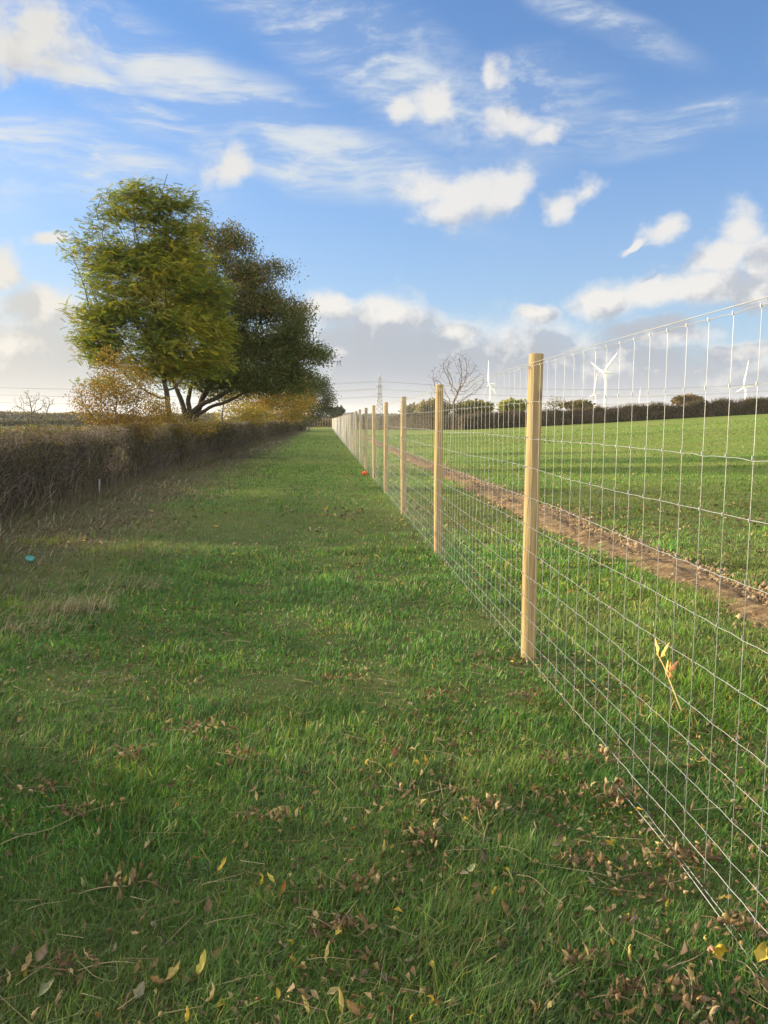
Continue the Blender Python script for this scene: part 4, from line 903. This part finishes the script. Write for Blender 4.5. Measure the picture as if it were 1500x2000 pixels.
special(1480, 1880, .09, .045, .8, .7, (.50, .40, .08), 'ochre leaf by the fence at the right edge', .8, ry=-.5, seed=16)
special(945, 1690, .075, .035, .8, .8, (.15, .13, .12), 'dark grey upright leaf right of centre in the foreground', 1.2, ry=-.8, seed=17)
special(915, 1708, .045, .026, .4, .4, (.42, .45, .24), 'small pale green leaf beside the dark grey upright one', .6, seed=18)
special(830, 1500, .05, .022, 1.2, 1, (.40, .22, .08), 'orange brown curled leaf in mid foreground', .7, seed=19)
special(655, 1832, .06, .04, .6, .5, (.50, .42, .10), 'broad yellow leaf attached among brown curled leaves, bottom centre', .3, seed=20)
# clumps of shrivelled leaves on stems
def clump(px, py, label, n=9, spread=.10, big=1., stem=True, cols=(BR, BR, RB, TAN, (.11, .07, .04)), az=0.4):
    p = gp(px, py, .03); t = thing('leaf_clump', label, 'leaf clump', (p[0], p[1], float(tz(p[0], p[1]))))
    mb = MB()
    for k in range(n):
        a = random.gauss(0, spread)*1.3; c_ = random.gauss(0, spread*.7); M4 = Matrix.Translation((a, c_, random.uniform(.022, .065)))@Matrix.Rotation(random.uniform(0, 6.28), 4, 'Z')@Matrix.Rotation(random.uniform(-1., .3), 4, 'Y')@Matrix.Rotation(random.uniform(-1.2, 1.2), 4, 'X')
        leaf_geo(mb, random.uniform(.04, .075)*big, random.uniform(.018, .032)*big, random.uniform(1.2, 3.4), random.uniform(.8, 1.8), random.uniform(-1.2, 1.2), random.choice(cols), M4, seed=random.randrange(999))
    mb.build('leaves', M_DEAD, t, smooth=True)
    if stem:
        for k in range(2):
            mb = MB(); a = az+random.uniform(-.7, .7)+(k*2.9); L = random.uniform(.08, .17); u = np.linspace(0, 1, 8); bend = random.uniform(-.5, .5)
            q = np.stack([np.cos(a+bend*u)*L*u, np.sin(a+bend*u)*L*u, .036+.02*np.sin(u*3.)*random.uniform(.2, 1.2)], 1); tube(mb, q, np.linspace(.0015, .0008, 8), 5, c=random.choice([(.45, .36, .22), (.33, .24, .14), (.26, .16, .10)])); mb.build('stem', M_STRAW, t)
CL = [(370,1432,'dark brown leaf clump with a yellow green tuft beside it, upper left foreground',10,.09),(262,1478,'tan and brown leaf clump left of the dark clump in the upper foreground',7,.07),(90,1545,'reddish brown leaf clump near the left edge of the foreground',9,.09),
      (475,1490,'small brown leaf clump on a bare stalk left of centre',6,.06),(690,1325,'brown leaf scatter clump highest up the strip near the middle',8,.10),(250,1735,'brown clump with one upright yellow leaf in the left foreground',7,.05),
      (655,1825,'curled brown leaves on a white stalk at bottom centre',8,.05),(860,1362,'straw clump with thin stalks above the middle of the foreground',6,.10),(1030,1362,'tan leaf clump on the grass below the nearest post',7,.06),
      (1205,1560,'large brown leaf and stalk clump caught at the fence foot, right of centre',16,.09),(1335,1675,'large ring shaped brown clump at the foot of the wire mesh',16,.08),(1130,1690,'long brown leafy stalk clump in the right foreground',12,.09),
      (1440,1820,'brown and orange leaf clump hung on the lowest wire at right',10,.06),(960,1590,'dark matted leaf clump right of centre in the foreground',12,.05),(1140,1890,'yellow and brown leaf bundle at bottom right of centre',8,.05),
      (1190,1490,'upright brown leaf clump beside the lowest wire',7,.05),(170,1590,'brown leaf string along a stalk in the left foreground',8,.09),(520,1600,'scattered brown leaf clump in the middle left foreground',8,.10),
      (150,1900,'dark crumpled leaf clump at bottom left',6,.05),(1080,1490,'low tan leaf and stalk clump right of the middle',6,.06),(1350,1960,'brown curled clump at the bottom edge, right side',7,.05),(690,1740,'cream and yellow leaf clump in the centre foreground',8,.05),
      (830,1650,'hooked brown leaves standing up in the centre foreground',6,.05),(1235,1960,'curled brown leaves at the very bottom right of centre',8,.05)]
for (a, c_, lab, n_, sp_) in CL: clump(a, c_, lab, int(n_*2.7), sp_*.62, .70)
# bare stalks
def stalk(pts, label, r=.0020, col=(.42, .33, .20), dz=.045):
    r *= .72
    P_ = np.array([gp(a, c_, dz) for a, c_ in pts]); u = np.linspace(0, len(P_)-1, 6*len(P_)); q = np.stack([np.interp(u, range(len(P_)), P_[:, k]) for k in range(3)], 1)
    for _ in range(3): q[1:-1] = (q[:-2]+q[1:-1]*2+q[2:])/4
    q[:, 2] += tz(q[:, 0], q[:, 1])+.006*np.sin(u*2.3); o0 = q[0].copy(); mb = MB(); tube(mb, q, np.linspace(r, r*.6, len(q)), 5, c=col); o = mb.build('dead_stalk', M_STRAW, origin=o0); o.location = tuple(o0); tag(o, label, 'stalk')
stalk([(720,1490),(745,1500),(775,1535)], 'thin pale stem joining a yellow leaf to a crumpled one', .0012)
stalk([(0,1648),(50,1632),(100,1615),(160,1590)], 'long pale arching stalk at the left of the foreground', .0018)
stalk([(978,1658),(1015,1668),(1045,1683),(1130,1702),(1185,1710)], 'longest tan stalk lying across the right foreground', .0024)
stalk([(1010,1712),(1045,1722),(1070,1740),(1100,1768)], 'tan stalk below the longest one in the right foreground', .0020)
stalk([(930,1570),(935,1600),(948,1630)], 'short upright pale stalk right of centre', .0018)
stalk([(1170,1800),(1178,1820),(1215,1840),(1250,1885),(1268,1945)], 'pale stalk curving down to the bottom right', .0018)
stalk([(1440,1875),(1465,1895),(1500,1935)], 'pale stalk in the bottom right corner', .0022)
stalk([(1302,1895),(1345,1880),(1375,1855)], 'forked pale stalk left of the large golden leaf', .0018)
stalk([(868,1668),(920,1668),(975,1655)], 'straight tan stalk across the centre right foreground', .0014)
stalk([(820,1468),(870,1474),(912,1486)], 'thin straw laid flat above the centre of the foreground', .0014)
stalk([(1060,1456),(1110,1450)], 'short straight straw near the fence foot', .0012)
stalk([(150,1875),(180,1908),(215,1912),(232,1912)], 'bent thin stem at lower left', .0012)
stalk([(400,1808),(440,1802),(500,1785)], 'pale straight stalk left of centre at the bottom', .0014)
stalk([(600,1880),(650,1878),(700,1876)], 'straight straw at the bottom centre', .0012)
stalk([(50,1775),(95,1765),(135,1752)], 'pale arched stem at the left edge of the foreground', .0014)
# fine leaf litter nobody could count
mb = MB(); n = 34000; x, y, d = sample(n, 1.3, 13, 1.3, -.80, .80); kp = (RNG.random(n) < np.clip((fbm(x*2.2, y*2.2, 101, 4)-.44)*5+.12, .04, 1)*np.clip(.55+.30*x, .38, 1)*np.where(d < 5.5, 1, .35)) & (x > -4); x, y, d = x[kp], y[kp], d[kp]; n = len(x)
Ls = rnd(n, .014, .042)*np.maximum(1, d/5); z = tz(x, y)+rnd(n, .012, .045); dd = rdir(n)*np.array([1, 1, .35])
leaves(mb, np.stack([x, y, z], 1), dd, rdir(n)+np.array([0, 0, .6]), Ls, Ls*.42, pal(n, [BR, RB, TAN, (.10, .065, .04), YL, PK, (.13, .09, .06)], [4, 2, 2.2, 4, .7, .8, 3]), fold=.6)
n = 1500; x, y, d = sample(n, 1.5, 9, 1.1, -.6, .72); a = rnd(n, 0, 6.28); L = rnd(n, .05, .16); z = tz(x, y)+rnd(n, .02, .05); P0 = np.stack([x, y, z], 1); P1 = P0+np.stack([np.cos(a)*L, np.sin(a)*L, RNG.normal(0, .012, n)], 1)
segs(mb, P0, P1, .0012, .0007, 3, pal(n, [(.36, .28, .17), (.24, .17, .10), (.45, .38, .25)], [3, 2, 1]))
tag(mb.build('leaf_litter', M_DEAD), 'fine brown leaf fragments and straws sprinkled through the near grass', 'leaf litter', kind='stuff')

# golden sprig caught in the mesh
def wp(px, py):                                                 # point on the plane of the wire mesh
    d = ray(px, py); t = (FX-.052-.006)/d[0]; return np.array([0, 0, CAM_Z])+d*t
S = [wp(1331, 1388), wp(1318, 1350), wp(1306, 1325), wp(1300, 1300), wp(1294, 1285), wp(1287, 1284-2)]
S0 = wp(1331, 1388); sg = thing('dry_sprig', 'golden dead leafy sprig caught upright in the wire mesh right of the nearest post', 'twig', tuple(S0))
P_ = np.array([wp(1331, 1388), wp(1316, 1350), wp(1305, 1322), wp(1296, 1300), wp(1288, 1284), wp(1282, 1276)])-S0
mb = MB(); tube(mb, P_, [.0026, .0024, .0022, .002, .0018, .0014], 6, c=(.62, .46, .20)); mb.build('stem', M_STRAW, sg)
def sprig_leaf(a, b_, wd, col, sd):
    p0 = wp(*a)-S0; p1 = wp(*b_)-S0; L = np.linalg.norm(p1-p0); d = (p1-p0)/L; s_ = nrm(np.cross(d, np.array([1., 0, 0]))); n_ = np.cross(s_, d)
    M4 = Matrix(((d[0], s_[0], n_[0], p0[0]), (d[1], s_[1], n_[1], p0[1]), (d[2], s_[2], n_[2], p0[2]), (0, 0, 0, 1))); mb = MB(); leaf_geo(mb, L, wd, .3, .9, .3, col, M4, sd); mb.build('leaf', M_DEAD, sg, smooth=True)
sprig_leaf((1286, 1282), (1272, 1243), .024, (.68, .52, .18), 3); sprig_leaf((1290, 1284), (1301, 1254), .022, (.66, .48, .15), 4)
sprig_leaf((1300, 1318), (1300, 1288), .022, (.62, .45, .16), 5); sprig_leaf((1307, 1325), (1304, 1292), .020, (.45, .26, .10), 6)
sprig_leaf((1306, 1312), (1318, 1290), .022, (.28, .13, .07), 8)

# ------------------------------------------------------------------ thin autumn haze
mb = MB(); v, q = boxm(-7200, 7200, -3600, 8200, -12, 118); mb.add(v, q=q)
m, gg = newmat('haze_air'); pv = gg.n('ShaderNodeVolumePrincipled'); pv.inputs['Color'].default_value = (.93, .95, 1, 1); pv.inputs['Density'].default_value = .00020; pv.inputs['Anisotropy'].default_value = .1
ov = gg.n('ShaderNodeOutputMaterial'); m.node_tree.links.new(pv.outputs[0], ov.inputs['Volume'])
tag(mb.build('haze', m), 'thin pale haze over the distant fields', 'haze', kind='stuff')
